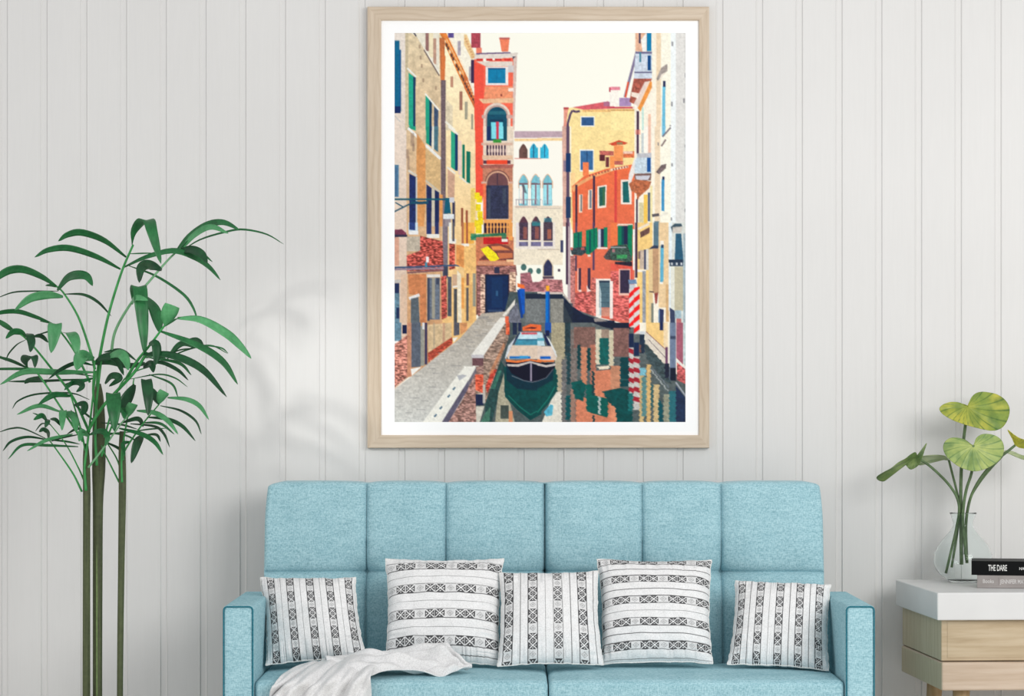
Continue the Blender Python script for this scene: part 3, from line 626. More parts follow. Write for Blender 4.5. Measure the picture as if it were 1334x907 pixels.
    poly((60, 85, 100), [(545, 40), (580, 10), (640, 10), (650, 35), (560, 55), (560, 90)], E, tex=.2); poly((205, 195, 185), [(560, 40), (650, 35), (640, 90), (560, 95)], E, alpha=.8); poly((40, 90, 118), [(590, 100), (640, 100), (660, 350), (580, 350)], E, tex=.1); rect((35, 52, 75), 525, 335, 660, 362, E); rect((50, 65, 85), 535, 360, 655, 395, E, tex=.3, sc=1)
    for u in (555, 600, 640): rect((205, 210, 215), u - 8, 362, u + 8, 386, E)
    rect((228, 228, 215), 545, 395, 580, 800, E); rect((196, 188, 160), 580, 400, 655, 800, E, tex=.05); rect((140, 165, 180), 655, 100, 684, 907, E, tex=.15, alpha=.6)
    poly((55, 65, 95), [(535, 770), (580, 800), (585, 907), (540, 907)], E); rect((160, 185, 195), 585, 795, 640, 870, E, tex=.08); rect((190, 110, 110), 595, 870, 640, 907, E)
    # ---- water
    poly((70, 84, 86), [(664, 380), (700, 380), (700, 560), (620, 560)], tex=.2, sc=2.5)
    poly((98, 104, 105), [(684, 385), (735, 385), (748, 402), (780, 414), (826, 426), (845, 450), (893, 500), (893, 550), (600, 550), (640, 500), (668, 445)], col2=(80, 92, 92), tex=.2, sc=2.5)
    E = (2, 2)
    rect((25, 38, 60), 0, 650, 230, 690, E); poly((20, 30, 55), [(220, 660), (320, 760), (420, 830), (560, 880), (700, 890), (700, 907), (320, 907), (230, 720)], E, tex=.2); poly((205, 190, 180), [(225, 640), (240, 640), (320, 740), (320, 770)], E)
    rect((140, 138, 130), 120, 690, 240, 907, E, tex=.2, sc=1.5); rect((110, 115, 120), 0, 690, 75, 907, E, tex=.2, sc=1.5); rect((28, 40, 55), 235, 730, 320, 907, E, alpha=.7, tex=.2)
    poly((150, 140, 135), [(510, 870), (560, 865), (640, 895), (520, 900)], E); 
    E = (1, 2)
    rect((28, 38, 60), 555, 645, 700, 690, E); rect((118, 122, 122), 555, 690, 700, 907, E, tex=.2, sc=1.5)
    E = (2, 3)
    rect((168, 158, 130), 125, 0, 250, 330, E, tex=.2, sc=1.5); rect((178, 165, 140), 160, 300, 225, 640, E, tex=.12, sc=2); poly((228, 222, 208), [(150, 640), (215, 620), (225, 907), (40, 907)], E, tex=.1, sc=2)
    rect((40, 62, 70), 248, 0, 300, 300, E, tex=.3, sc=2); rect((110, 108, 108), 222, 330, 262, 907, E, tex=.3, sc=2); rect((35, 68, 75), 268, 280, 300, 560, E, tex=.3, sc=2); rect((5, 78, 82), 258, 660, 305, 880, E, tex=.2)
    rect((120, 110, 105), 300, 60, 360, 560, E, tex=.3, sc=2); rect((130, 96, 88), 330, 40, 525, 230, E, tex=.25, sc=1.8); rect((200, 130, 100), 395, 220, 450, 560, E, tex=.15, sc=2); rect((176, 110, 90), 480, 200, 530, 560, E, tex=.15); rect((160, 125, 110), 300, 600, 345, 907, E, tex=.2)
    rect((15, 60, 65), 362, 200, 392, 420, E, tex=.2); rect((10, 62, 66), 452, 230, 482, 435, E, tex=.2)
    poly((214, 130, 98), [(515, 440), (700, 420), (700, 907), (350, 907), (350, 700), (520, 660)], E, tex=.12, sc=3)
    poly((20, 28, 50), [(500, 0), (698, 0), (698, 60), (600, 40)], E, tex=.2)
    rect((214, 205, 180), 528, 60, 580, 380, E, tex=.1); rect((150, 130, 115), 580, 60, 650, 140, E, tex=.2); rect((12, 92, 88), 562, 140, 645, 380, E, tex=.2, sc=2); rect((210, 200, 175), 648, 70, 690, 390, E, tex=.1); poly((240, 225, 200), [(540, 400), (660, 390), (640, 420), (560, 425)], E)
    poly((0, 82, 78), [(305, 545), (400, 520), (440, 570), (412, 715), (340, 680)], E, tex=.2); poly((0, 88, 80), [(440, 560), (510, 560), (520, 660), (640, 690), (640, 860), (520, 830), (445, 800)], E, tex=.18); rect((175, 185, 180), 552, 670, 572, 830, E, tex=.1); poly((10, 75, 75), [(590, 625), (700, 600), (700, 750), (650, 730)], E, tex=.2)
    rect((25, 60, 65), 495, 440, 516, 660, E); rect((25, 60, 65), 500, 840, 520, 907, E)
    E = (3, 3)
    rect((20, 28, 50), 0, 0, 180, 60, E, tex=.15); rect((128, 92, 86), 25, 50, 170, 310, E, tex=.25, sc=2); rect((205, 195, 165), 0, 80, 22, 390, E, tex=.1); rect((0, 62, 68), 88, 315, 165, 580, E, tex=.15); rect((55, 95, 95), 88, 512, 165, 522, E); rect((195, 135, 105), 0, 390, 85, 600, E, tex=.15)
    poly((0, 72, 72), [(0, 610), (80, 590), (190, 620), (200, 907), (60, 907), (40, 760), (0, 745)], E, tex=.22); poly((225, 145, 110), [(0, 750), (40, 765), (60, 907), (0, 907)], E, tex=.1)
    # quay on the right
    poly((244, 205, 135), [(320, 0), (500, 0), (500, 250), (320, 90)], E, tex=.06); rect((25, 40, 85), 445, 0, 478, 70, E); rect((240, 215, 175), 480, 0, 520, 230, E, tex=.08)
    poly((226, 215, 200), [(315, 80), (500, 240), (510, 370), (470, 370), (315, 190)], E, tex=.1); stroke((140, 95, 95), [(320, 80), (500, 245)], 6, E); stroke((120, 110, 115), [(340, 150), (500, 320)], 6, E)
    poly((62, 78, 82), [(300, 190), (330, 200), (480, 370), (520, 480), (560, 560), (480, 520), (330, 330)], E, tex=.35, sc=2); rect((110, 70, 100), 496, 220, 520, 370, E)
    rect((110, 125, 150), 535, 0, 592, 520, E, tex=.1); rect((60, 70, 95), 540, 120, 592, 150, E); rect((18, 25, 45), 540, 410, 590, 525, E); rect((30, 35, 55), 490, 370, 530, 500, E, tex=.3, sc=1)
    poly((165, 92, 110), [(595, 0), (655, 0), (655, 380), (595, 320)], E, tex=.15, sc=2); poly((200, 215, 215), [(655, 0), (684, 0), (684, 400), (655, 370)], E, tex=.1); poly((190, 90, 90), [(600, 360), (675, 420), (684, 560), (600, 520)], E, bricks=.6, tex=.15); stroke((225, 225, 225), [(590, 335), (684, 420)], 10, E)
    stroke((160, 165, 175), [(590, 540), (684, 670)], 14, E); poly((32, 48, 78), [(590, 570), (684, 690), (684, 907), (590, 907)], E, tex=.2, sc=3)
    rect((200, 172, 120), 260, 480, 300, 907, E, tex=.15, sc=2); rect((90, 135, 135), 285, 490, 325, 850, E, tex=.15); rect((214, 175, 115), 325, 380, 362, 907, E, tex=.12); rect((50, 95, 98), 362, 560, 385, 780, E); rect((205, 178, 130), 388, 560, 440, 907, E, tex=.15); poly((8, 78, 88), [(432, 690), (470, 740), (475, 907), (435, 907)], E, tex=.15); rect((150, 150, 130), 480, 650, 530, 907, E, tex=.2, sc=2); rect((40, 105, 115), 530, 620, 590, 907, E, tex=.15, sc=2); stroke((170, 175, 175), [(360, 420), (520, 620)], 9, E); stroke((110, 120, 130), [(380, 420), (530, 590)], 9, E)
    rect((120, 180, 195), 255, 410, 320, 480, E, tex=.2, sc=1.5); rect((30, 45, 65), 262, 105, 308, 280, E, tex=.2); rect((205, 210, 215), 265, 80, 312, 108, E); rect((120, 80, 75), 258, 200, 275, 270, E)
    # ---- mooring poles
    E = (3, 2)
    poly((110, 140, 175), [(160, 520), (230, 515), (240, 555), (165, 560)], E, tex=.15); rect((200, 205, 210), 170, 560, 225, 600, E)
    for (u0, u1, w0, w1, ph) in ((168, 210, 600, 950, 0), (212, 262, 580, 1010, 30)):
        rect((222, 216, 212), u0, w0, u1, w1, E)
        for i in range(7):
            y = w0 + 15 + i * 92 - ph
            if y + 40 < w1: poly((238, 28, 30), [(u0, max(y + 28, w0)), (u1, max(y - 12, w0)), (u1, min(y + 36, w1)), (u0, min(y + 74, w1))], E)
    E = (3, 3)
    rect((18, 35, 70), 166, 100, 210, 225, E); rect((18, 38, 75), 212, 180, 258, 300, E)
    for (u0, u1, w0, w1) in ((166, 206, 225, 640), (206, 262, 310, 790)):
        rect((200, 195, 190), u0, w0, u1, w1, E, tex=.15, sc=1.2)
        for i in range(6):
            y = w0 + 5 + i * 88
            if y + 50 < w1: poly((165, 35, 50), [(u0, y), (u1, y + 14), (u1, y + 58), (u0, y + 40)], E, tex=.2, sc=1.2)
    rect((25, 110, 110), 160, 640, 200, 800, E, tex=.3, sc=1.2)
    E = (2, 2)
    rect((0, 110, 200), 75, 625, 112, 907, E, tex=.12, sc=1.5); rect((250, 170, 40), 78, 572, 110, 620, E); rect((10, 80, 165), 98, 625, 112, 907, E)
    E = (2, 3); rect((20, 80, 170), 70, 0, 125, 90, E); rect((20, 30, 70), 75, 70, 110, 120, E)
    E = (1, 2)
    poly((10, 85, 185), [(495, 600), (548, 600), (550, 820), (520, 850)], E, tex=.15); poly((12, 60, 140), [(480, 610), (500, 610), (535, 860), (515, 870)], E); poly((235, 110, 50), [(482, 550), (545, 565), (550, 600), (485, 585)], E, tex=.1)
    # ---- walkway and parapet
    poly((178, 168, 155), [(514, 507), (560, 472), (600, 440), (628, 408), (664, 405), (665, 415), (623, 468), (600, 500), (555, 550), (514, 550)], col2=(205, 205, 200), tex=.12, sc=2)
    for i in range(46):
        y = 412 + (i / 45) ** 1.3 * 136; xl = 628 - (y - 408) * 1.12; xr = 660 - (y - 405) * 0.72
        r = RNG.random(3); x = max(xl, 514) + r[0] * max(xr - max(xl, 514) - 8, 1)
        rect((140, 138, 138) if r[1] < .5 else (225, 222, 216), x, y, x + 6 + 8 * r[2], y + 1.0, alpha=.6)
    E = (1, 2)
    poly((225, 220, 210), [(345, 845), (370, 850), (460, 745), (465, 690), (420, 750)], E, tex=.06); poly((110, 112, 125), [(380, 860), (465, 740), (480, 720), (520, 907), (420, 907)], E, tex=.3, sc=2)
    poly((232, 228, 218), [(290, 907), (330, 860), (390, 860), (370, 907)], E, tex=.05); rect((230, 105, 70), 372, 850, 405, 907, E, tex=.15)
    E = (1, 3)
    poly((150, 125, 110), [(180, 290), (370, 0), (410, 0), (400, 150), (330, 340), (190, 730), (170, 640), (100, 650), (100, 420), (170, 360)], E, bricks=.6, tex=.25, sc=2)
    rect((236, 95, 60), 380, 0, 412, 110, E, bricks=.5, tex=.15); poly((200, 70, 55), [(195, 580), (250, 430), (300, 420), (210, 640)], E, bricks=.6, tex=.2); poly((200, 130, 90), [(220, 470), (360, 180), (372, 210), (260, 460)], E, alpha=.7, tex=.2)
    poly((232, 229, 221), [(65, 290), (290, 0), (375, 0), (180, 295)], E, tex=.05); poly((200, 196, 200), [(65, 290), (180, 290), (180, 325), (70, 322)], E, tex=.06); rect((110, 75, 80), 75, 322, 175, 392, E, tex=.2, sc=1.5)
    poly((225, 92, 65), [(100, 440), (175, 440), (175, 640), (100, 610)], E, bricks=.6, tex=.15); rect((165, 130, 120), 100, 395, 178, 470, E, bricks=.5, tex=.1); rect((28, 38, 72), 100, 650, 175, 750, E, tex=.2); rect((195, 190, 180), 170, 560, 190, 730, E)
    poly((40, 72, 72), [(190, 740), (330, 340), (370, 400), (330, 600), (250, 907), (190, 907)], E, tex=.3, sc=2); poly((60, 115, 100), [(240, 600), (310, 440), (340, 430), (280, 600)], E, tex=.25); poly((175, 168, 145), [(310, 640), (380, 400), (360, 620), (420, 740), (460, 907), (280, 907)], E, tex=.2, sc=2); rect((70, 80, 75), 330, 750, 405, 870, E, tex=.2); rect((215, 145, 105), 405, 800, 440, 907, E)
    poly((215, 210, 195), [(110, 760), (185, 755), (140, 907), (90, 907)], E, tex=.1); poly((70, 120, 100), [(185, 830), (240, 760), (230, 907), (150, 907)], E, tex=.2)
    poly((160, 120, 110), [(0, 640), (100, 440), (110, 907), (0, 907)], E, bricks=.7, tex=.25, sc=2); poly((236, 233, 224), [(0, 395), (110, 400), (0, 600)], E, tex=.05); poly((110, 105, 115), [(0, 600), (108, 405), (112, 450), (0, 660)], E, tex=.2)
    E = (0, 3)
    poly((238, 236, 226), [(285, 907), (600, 480), (670, 400), (700, 395), (700, 540), (465, 890), (460, 907)], E, tex=.04); poly((95, 90, 110), [(465, 895), (700, 525), (700, 600), (520, 907), (465, 907)], E, tex=.15)
    poly((160, 120, 110), [(520, 907), (700, 610), (700, 907)], E, bricks=.7, tex=.25, sc=2); poly((170, 172, 180), [(600, 480), (650, 470), (690, 480), (620, 525)], E, alpha=.8)
    for (u, w) in ((403, 842), (453, 772), (525, 665), (572, 597)): poly((70, 105, 130), [(u - 16, w + 8), (u + 6, w - 16), (u + 16, w - 8), (u - 2, w + 16)], E)
    # ---- boat
    E = (1, 3)
    poly((0, 68, 68), [(360, 400), (700, 400), (700, 830), (600, 885), (480, 790), (370, 670)], E, tex=.18, sc=3); poly((6, 36, 58), [(380, 380), (700, 380), (700, 620), (480, 600), (385, 520)], E, alpha=.7, tex=.1)
    stroke((30, 130, 110), [(400, 660), (500, 760), (600, 835), (700, 780)], 10, E, alpha=.7)
    poly((12, 14, 36), [(372, 360), (600, 350), (700, 360), (700, 520), (620, 535), (540, 520), (430, 460)], E); stroke((150, 140, 150), [(430, 480), (540, 525), (615, 540), (700, 520)], 8, E, alpha=.7)
    poly((205, 195, 190), [(385, 375), (480, 378), (600, 350), (700, 375), (700, 395), (600, 365), (490, 400), (395, 395)], E, tex=.05); rect((150, 140, 160), 598, 365, 614, 530, E)
    poly((232, 120, 60), [(375, 330), (470, 345), (590, 330), (700, 345), (700, 365), (600, 345), (480, 365), (385, 355)], E, tex=.12)
    poly((222, 200, 180), [(410, 205), (700, 205), (700, 330), (400, 330), (385, 300)], E, tex=.06); rect((20, 110, 190), 412, 305, 600, 326, E, tex=.25, sc=1); rect((60, 160, 215), 500, 300, 580, 318, E)
    poly((195, 225, 235), [(510, 85), (690, 85), (700, 155), (480, 155)], E, tex=.06); rect((205, 90, 100), 520, 88, 660, 108, E, tex=.3, sc=1); poly((62, 140, 165), [(480, 150), (700, 150), (700, 205), (455, 205)], E, tex=.1); rect((40, 95, 125), 490, 148, 700, 158, E)
    poly((25, 40, 80), [(430, 175), (480, 120), (500, 90), (510, 95), (470, 160), (440, 200)], E); poly((205, 210, 215), [(400, 210), (470, 130), (440, 195), (390, 300), (380, 330), (370, 320)], E, tex=.1)
    poly((235, 105, 55), [(530, 40), (600, 12), (690, 20), (700, 75), (530, 75)], E, tex=.15); poly((75, 30, 40), [(545, 52), (610, 38), (660, 45), (640, 56)], E)
    rect((30, 42, 70), 440, 0, 480, 110, E, tex=.25, sc=1.5); rect((25, 35, 70), 490, 0, 520, 80, E, tex=.2)
    E = (2, 3)
    poly((0, 72, 70), [(0, 400), (160, 400), (185, 500), (180, 620), (100, 740), (0, 840)], E, tex=.18, sc=3); poly((6, 36, 58), [(0, 400), (150, 400), (140, 520), (0, 600)], E, alpha=.7); stroke((20, 135, 115), [(0, 815), (100, 690), (160, 580)], 10, E, alpha=.7)
    poly((10, 14, 34), [(0, 360), (165, 365), (150, 420), (80, 500), (0, 530)], E); stroke((150, 140, 150), [(0, 530), (80, 500), (145, 420)], 8, E, alpha=.6); poly((205, 195, 190), [(0, 365), (80, 385), (165, 368), (160, 392), (80, 405), (0, 388)], E); poly((15, 18, 40), [(0, 388), (80, 405), (165, 390), (150, 420), (0, 405)], E)
    poly((232, 125, 65), [(0, 325), (60, 340), (160, 335), (150, 355), (60, 358), (0, 345)], E); poly((225, 205, 190), [(0, 215), (135, 215), (170, 280), (172, 340), (60, 340), (0, 330)], E, tex=.05); rect((20, 95, 185), 25, 305, 120, 330, E, tex=.25, sc=1)
    poly((190, 220, 230), [(0, 90), (45, 90), (70, 210), (0, 210)], E, tex=.06); rect((85, 160, 180), 0, 140, 62, 165, E); poly((25, 35, 75), [(55, 95), (80, 120), (130, 205), (95, 210), (70, 160)], E); poly((225, 228, 228), [(80, 120), (110, 150), (172, 270), (178, 330), (140, 240)], E, tex=.08); rect((235, 105, 55), 0, 20, 35, 75, E); poly((90, 180, 205), [(60, 810), (120, 740), (145, 750), (135, 840), (80, 850)], E, tex=.15)

def blur_water():
    # wobble of the reflections, row by row
    m = (GY > 425) & (GX > 700) & ~((GX > 818) & (GX < 833) & (GY < 462)) & ~((GX > 839) & (GY < 425 + (GX - 839) * 2.0)) & (GX - 724 > 0)
    off = (0.7 * np.sin(GY * 0.95 + GX * .05) + 0.45 * np.sin(GY * 2.1 + GX * .11)) * np.clip((GY - 425) / 40, 0, 1)
    xi = np.clip(_xx + np.round(off * SS).astype(int), 0, CW - 1)
    src = CAN[_yy, xi]
    CAN[m] = src[m]

paint(); blur_water()
# a fine grain over everything but the sky, as in the photograph
_g = (vnoise((GX * 1.3, GY * 1.3), 3) - .5) * .08 + (vnoise((GX * .5, GY * .5), 4) - .5) * .07
_sky = (np.abs(CAN - np.array((250, 249, 236))).sum(-1) < 6)
CAN *= np.where(_sky, 1, 1 + _g)[..., None]
np.clip(CAN, 0, 255, out=CAN)
for _a in (0, 1):
    CAN = (np.roll(CAN, 1, _a) + np.roll(CAN, -1, _a) + 2 * CAN) / 4
NX, NY = int(PX1 - PX0), int(PY1 - PY0)
SMALL = CAN[:NY * SS, :NX * SS].reshape(NY, SS, NX, SS, 3).mean((1, 3))
# ------------------------------------------------------------------ the framed picture
INK = 0.97            # reflectance of the brightest ink / paper
FD = DW - 0.026       # distance of the frame's front
k = NT('pale_oak', 0.55)
def oak(name, rot, base=((200, 182, 160), (212, 196, 176), (190, 171, 148)), scale=1.0, rings=0.35):
    k = NT(name, 0.55)
    v = k.coord((1, 1, 1), rot)
    mp = k.n('ShaderNodeMapping'); mp.inputs['Scale'].default_value = (5 * scale, 60 * scale, 60 * scale); k.l(v, mp.inputs['Vector'])
    n1 = k.noise(mp.outputs['Vector'], 1.0, 5)
    mp2 = k.n('ShaderNodeMapping'); mp2.inputs['Scale'].default_value = (3 * scale, 14 * scale, 14 * scale); k.l(v, mp2.inputs['Vector'])
    n2 = k.noise(mp2.outputs['Vector'], 1.0, 3)
    wv = k.n('ShaderNodeTexWave'); wv.wave_type = 'RINGS'; wv.inputs['Scale'].default_value = 1.3; wv.inputs['Distortion'].default_value = 9; wv.inputs['Detail'].default_value = 3
    k.l(mp2.outputs['Vector'], wv.inputs['Vector'])
    c1 = k.ramp(n1, [(0.30, base[2]), (0.5, base[0]), (0.7, base[1])])
    c2 = k.ramp(wv.outputs['Fac'], [(0.0, base[2]), (0.5, base[1])])
    k.base(k.mix(rings, c1, c2)); k.bump(n1, 0.1, 0.0005)
    return k.m
M_OAK_H = oak('pale_oak_across', (0, 0, 0)); M_OAK_V = oak('pale_oak_upright', (0, math.radians(90), 0))

frame = thing('picture_frame', 'large pale oak frame with a white mat around a colourful canal scene', 'picture', W(701, 584, DW - 0.02))
FO = frame.location.copy()
A, B = W(478.5, 8.5, FD), W(924, 584, FD)       # outer corners
C, D = W(496.5, 26.5, FD), W(910.5, 567, FD)    # sight edge
x0, x1, z1, z0 = A.x, B.x, A.z, B.z
X0, X1, Z1, Z0 = C.x, D.x, C.z, D.z
yf = FD + CAM_Y; yb = WALL_Y - 0.0005
def moulding(name, a, b, c, d, mat):
    """a, b outer corners, c, d inner corners (x, z) of one mitred side"""
    r = 0.003
    def ring(po, pi):
        po = Vector((po[0], 0, po[1])); pi = Vector((pi[0], 0, pi[1])); u = pi - po
        sec = [(0, yb), (0, yf + r), (0.03, yf + r * .3), (0.06, yf), (0.93, yf), (0.97, yf + r * .3), (1, yf + r), (1, yf + 0.016), (1, yb)]
        return [po + u * t + Vector((0, y, 0)) for t, y in sec]
    R1, R2 = ring(a, c), ring(b, d); n = len(R1)
    V = R1 + R2; Fc = [(i, i + 1, n + i + 1, n + i) for i in range(n - 1)] + [(n - 1, 0, n, 2 * n - 1), tuple(range(n)), tuple(range(2 * n - 1, n - 1, -1))]
    return mesh_obj(name, [p - FO for p in V], Fc, mat, frame, smooth=False)
moulding('moulding', (x0, z1), (x1, z1), (X0, Z1), (X1, Z1), M_OAK_H)
moulding('moulding', (x0, z0), (x1, z0), (X0, Z0), (X1, Z0), M_OAK_H)
moulding('moulding', (x0, z0), (x0, z1), (X0, Z0), (X0, Z1), M_OAK_V)
moulding('moulding', (x1, z0), (x1, z1), (X1, Z0), (X1, Z1), M_OAK_V)
k = NT('mat_board_white', 0.7, (252, 252, 252)); k.b.inputs['Base Color'].default_value = (0.97, 0.97, 0.97, 1)
f = k.noise(k.coord(), 400, 2); k.bump(f, 0.03, 0.0002); M_MAT = k.m
ym = yf + 0.009
P0, P1 = W(514, 43, ym - CAM_Y), W(893, 550, ym - CAM_Y)
V, Fc = [], []
e = 0.002
for (xa, za, ya) in ((X0 - e, Z1 + e, ym), (X1 + e, Z1 + e, ym), (X1 + e, Z0 - e, ym), (X0 - e, Z0 - e, ym), (P0.x, P0.z, ym), (P1.x, P0.z, ym), (P1.x, P1.z, ym), (P0.x, P1.z, ym)):
    V.append(Vector((xa, ya, za)) - FO)
for i in range(8): V.append(V[i] + Vector((0, 0.0015, 0)))
for i in range(4):
    j = (i + 1) % 4
    Fc += [(i, j, 4 + j, 4 + i), (8 + i, 12 + i, 12 + j, 8 + j), (4 + i, 4 + j, 12 + j, 12 + i), (i, 8 + i, 8 + j, j)]
mesh_obj('mat_board', V, Fc, M_MAT, frame, smooth=False)

# the print: one flat sheet, its ink stored per vertex
yp = ym + 0.0016
gx = np.linspace(P0.x - 0.001, P1.x + 0.001, NX); gz = np.linspace(P0.z + 0.001, P1.z - 0.001, NY)
VX, VZ = np.meshgrid(gx, gz)
co = np.stack([VX - FO.x, np.full_like(VX, yp - FO.y), VZ - FO.z], -1).reshape(-1, 3)
ii = (np.arange(NY - 1)[:, None] * NX + np.arange(NX - 1)[None]).reshape(-1)
fa = np.stack([ii, ii + NX, ii + NX + 1, ii + 1], -1)
me = bpy.data.meshes.new('canal_print')
me.vertices.add(len(co)); me.vertices.foreach_set('co', co.ravel())
me.loops.add(fa.size); me.loops.foreach_set('vertex_index', fa.ravel())
me.polygons.add(len(fa)); me.polygons.foreach_set('loop_start', np.arange(len(fa)) * 4)
me.update(); me.validate()
ca = me.color_attributes.new('ink', 'FLOAT_COLOR', 'POINT')
cc = np.ones((NX * NY, 4)); cc[:, :3] = lin(SMALL.reshape(-1, 3)) * INK
ca.data.foreach_set('color', cc.ravel())
k = NT('printed_paper', 0.6); k.b.inputs['Specular IOR Level'].default_value = 0.15
at = k.n('ShaderNodeAttribute'); at.attribute_name = 'ink'; k.base(at.outputs['Color'])
me.materials.append(k.m)
po = bpy.data.objects.new('canal_print', me); COL.objects.link(po); po.parent = frame
# ------------------------------------------------------------------ the sofa
def fabric(name, c_lo, c_mid, c_hi, sc=1.0, bump=0.35):
    k = NT(name, 0.85); k.b.inputs['Specular IOR Level'].default_value = 0.1
    k.b.inputs['Sheen Weight'].default_value = 0.15
    warp = k.noise(k.coord((110 * sc, 110 * sc, 400 * sc)), 1.0, 2)
    weft = k.noise(k.coord((400 * sc, 400 * sc, 110 * sc)), 1.0, 2)
    slub = k.noise(k.coord((14 * sc, 14 * sc, 130 * sc)), 1.0, 3)
    blot = k.noise(k.coord(), 14, 3)
    m = k.n('ShaderNodeMath', operation='ADD'); k.l(warp, m.inputs[0]); k.l(weft, m.inputs[1])
    m2 = k.n('ShaderNodeMath', operation='MULTIPLY'); k.l(m.outputs[0], m2.inputs[0]); m2.inputs[1].default_value = 0.5
    c = k.ramp(m2.outputs[0], [(0.36, c_lo), (0.5, c_mid), (0.62, c_hi)])
    c = k.mix(0.16, c, k.ramp(slub, [(0.38, c_lo), (0.6, c_hi)]))
    c = k.mix(0.10, c, k.ramp(blot, [(0.35, c_lo), (0.65, c_hi)]))
    k.base(c); k.bump(m2.outputs[0], bump, 0.0012)
    return k.m
M_SOFA = fabric('aqua_linen', (120, 163, 174), (155, 196, 206), (181, 215, 222))
M_SEAT = fabric('aqua_linen_smooth', (120, 163, 174), (155, 196, 206), (181, 215, 222), bump=0.0)
M_SEAT.node_tree.nodes['Principled BSDF'].inputs['Sheen Weight'].default_value = 0.0
M_SEAT.node_tree.nodes['Principled BSDF'].inputs['Specular IOR Level'].default_value = 0.0
M_CORD = fabric('dark_teal_cord', (28, 92, 108), (40, 112, 128), (58, 128, 142))

SD = 7.5                                  # distance of the sofa's front
k0 = F / SD
SX0, SX1 = (290 - 667) / k0, (1140 - 667) / k0        # outer faces
AX0, AX1 = (330.5 - 667) / k0, (1101.5 - 667) / k0    # inner faces of the arms
ARM_Z = EYE - (789.5 - HOR) / k0
SEAT_Z = EYE - (888 - HOR) / k0
YF = SD + CAM_Y                           # front
YB = YF + 0.5                             # front of the backrest
sofa = thing('sofa', 'light blue tufted two-seat sofa with square arms below the framed picture', 'sofa', ((SX0 + SX1) / 2, YF + 0.35, 0))
SO = sofa.location.copy()
def sp(V): return [Vector(p) - SO for p in V]

# arms: boxed, with a welt round the front panel
for (a, b) in ((SX0, AX0), (AX1, SX1)):
    V, Fc = rbox((a, YF, 0.14), (b, YF + 0.60, ARM_Z), 0.012, (0.03, 0.05, 0.05))
    arm = mesh_obj('arm', sp(V), Fc, M_SEAT, sofa)
    e = 0.006
    loop = []
    for (cx, cz, a0) in ((b - 0.014, ARM_Z - 0.014, 0), (a + 0.014, ARM_Z - 0.014, 90), (a + 0.014, 0.155, 180), (b - 0.014, 0.155, 270)):
        for q in range(6):
            an = math.radians(a0 + q * 18); loop.append(Vector((cx + 0.011 * math.cos(an), YF + 0.0005, cz + 0.011 * math.sin(an))))
    loop.append(loop[0]); 
    V, Fc = tube_geo(loop, 0.0026, 6, cap=False)
    mesh_obj('piping', sp(V), Fc, M_CORD, arm)['label'] = 'dark teal welt cord'

# seat cushions
XM = (714.5 - 667) / k0
def seat_disp(xa, xb):
    def f(p, n):
        u = (p[0] - xa) / (xb - xa)
        w = (p[1] - YF) / (YB - YF)
        if n[2] > 0.3: 
            crown = 0.010 * (1 - abs(2 * u - 1) ** 6) * (1 - abs(2 * min(max(w, 0), 1) - 1) ** 4)
            p = p + np.array([0, 0, crown])
            # line of stitching along the front edge
            p[2] -= 0.003 * math.exp(-((p[1] - YF - 0.018) / 0.004) ** 2)
        if n[1] < -0.3:
            p = p + np.array([0, -0.006 * (1 - abs(2 * u - 1) ** 6), 0])
        return p
    return f
for (a, b) in ((AX0 + 0.001, XM - 0.0015), (XM + 0.0015, AX1 - 0.001)):
    V, Fc = rbox((a, YF + 0.010, 0.215), (b, YB + 0.05, SEAT_Z), 0.016, (0.025, 0.012, 0.03), seat_disp(a, b))
    so_ = mesh_obj('seat_cushion', sp(V), Fc, M_SEAT, sofa)
    pts = [Vector((a + 0.03 + (b - a - 0.06) * t, YF + 0.0295, SEAT_Z + 0.0008)) for t in np.linspace(0, 1, 60)]
    V, Fc = [], []
    for i in range(0, 59):
        if i % 1 == 0:
            p, q = pts[i], pts[i] + (pts[i + 1] - pts[i]) * 0.62
            v2, f2 = tube_geo([p, q], 0.0009, 5); n0 = len(V); V += v2; Fc += [tuple(n0 + j for j in ff) for ff in f2]
    mesh_obj('stitching', sp(V), Fc, M_CORD, so_)['label'] = 'dark teal topstitching'
V, Fc = rbox((AX0 - 0.01, YF + 0.02, 0.12), (AX1 + 0.01, YF + 0.62, 0.222), 0.01, (0.08, 0.05, 0.03))
mesh_obj('base_rail', sp(V), Fc, M_SOFA, sofa)

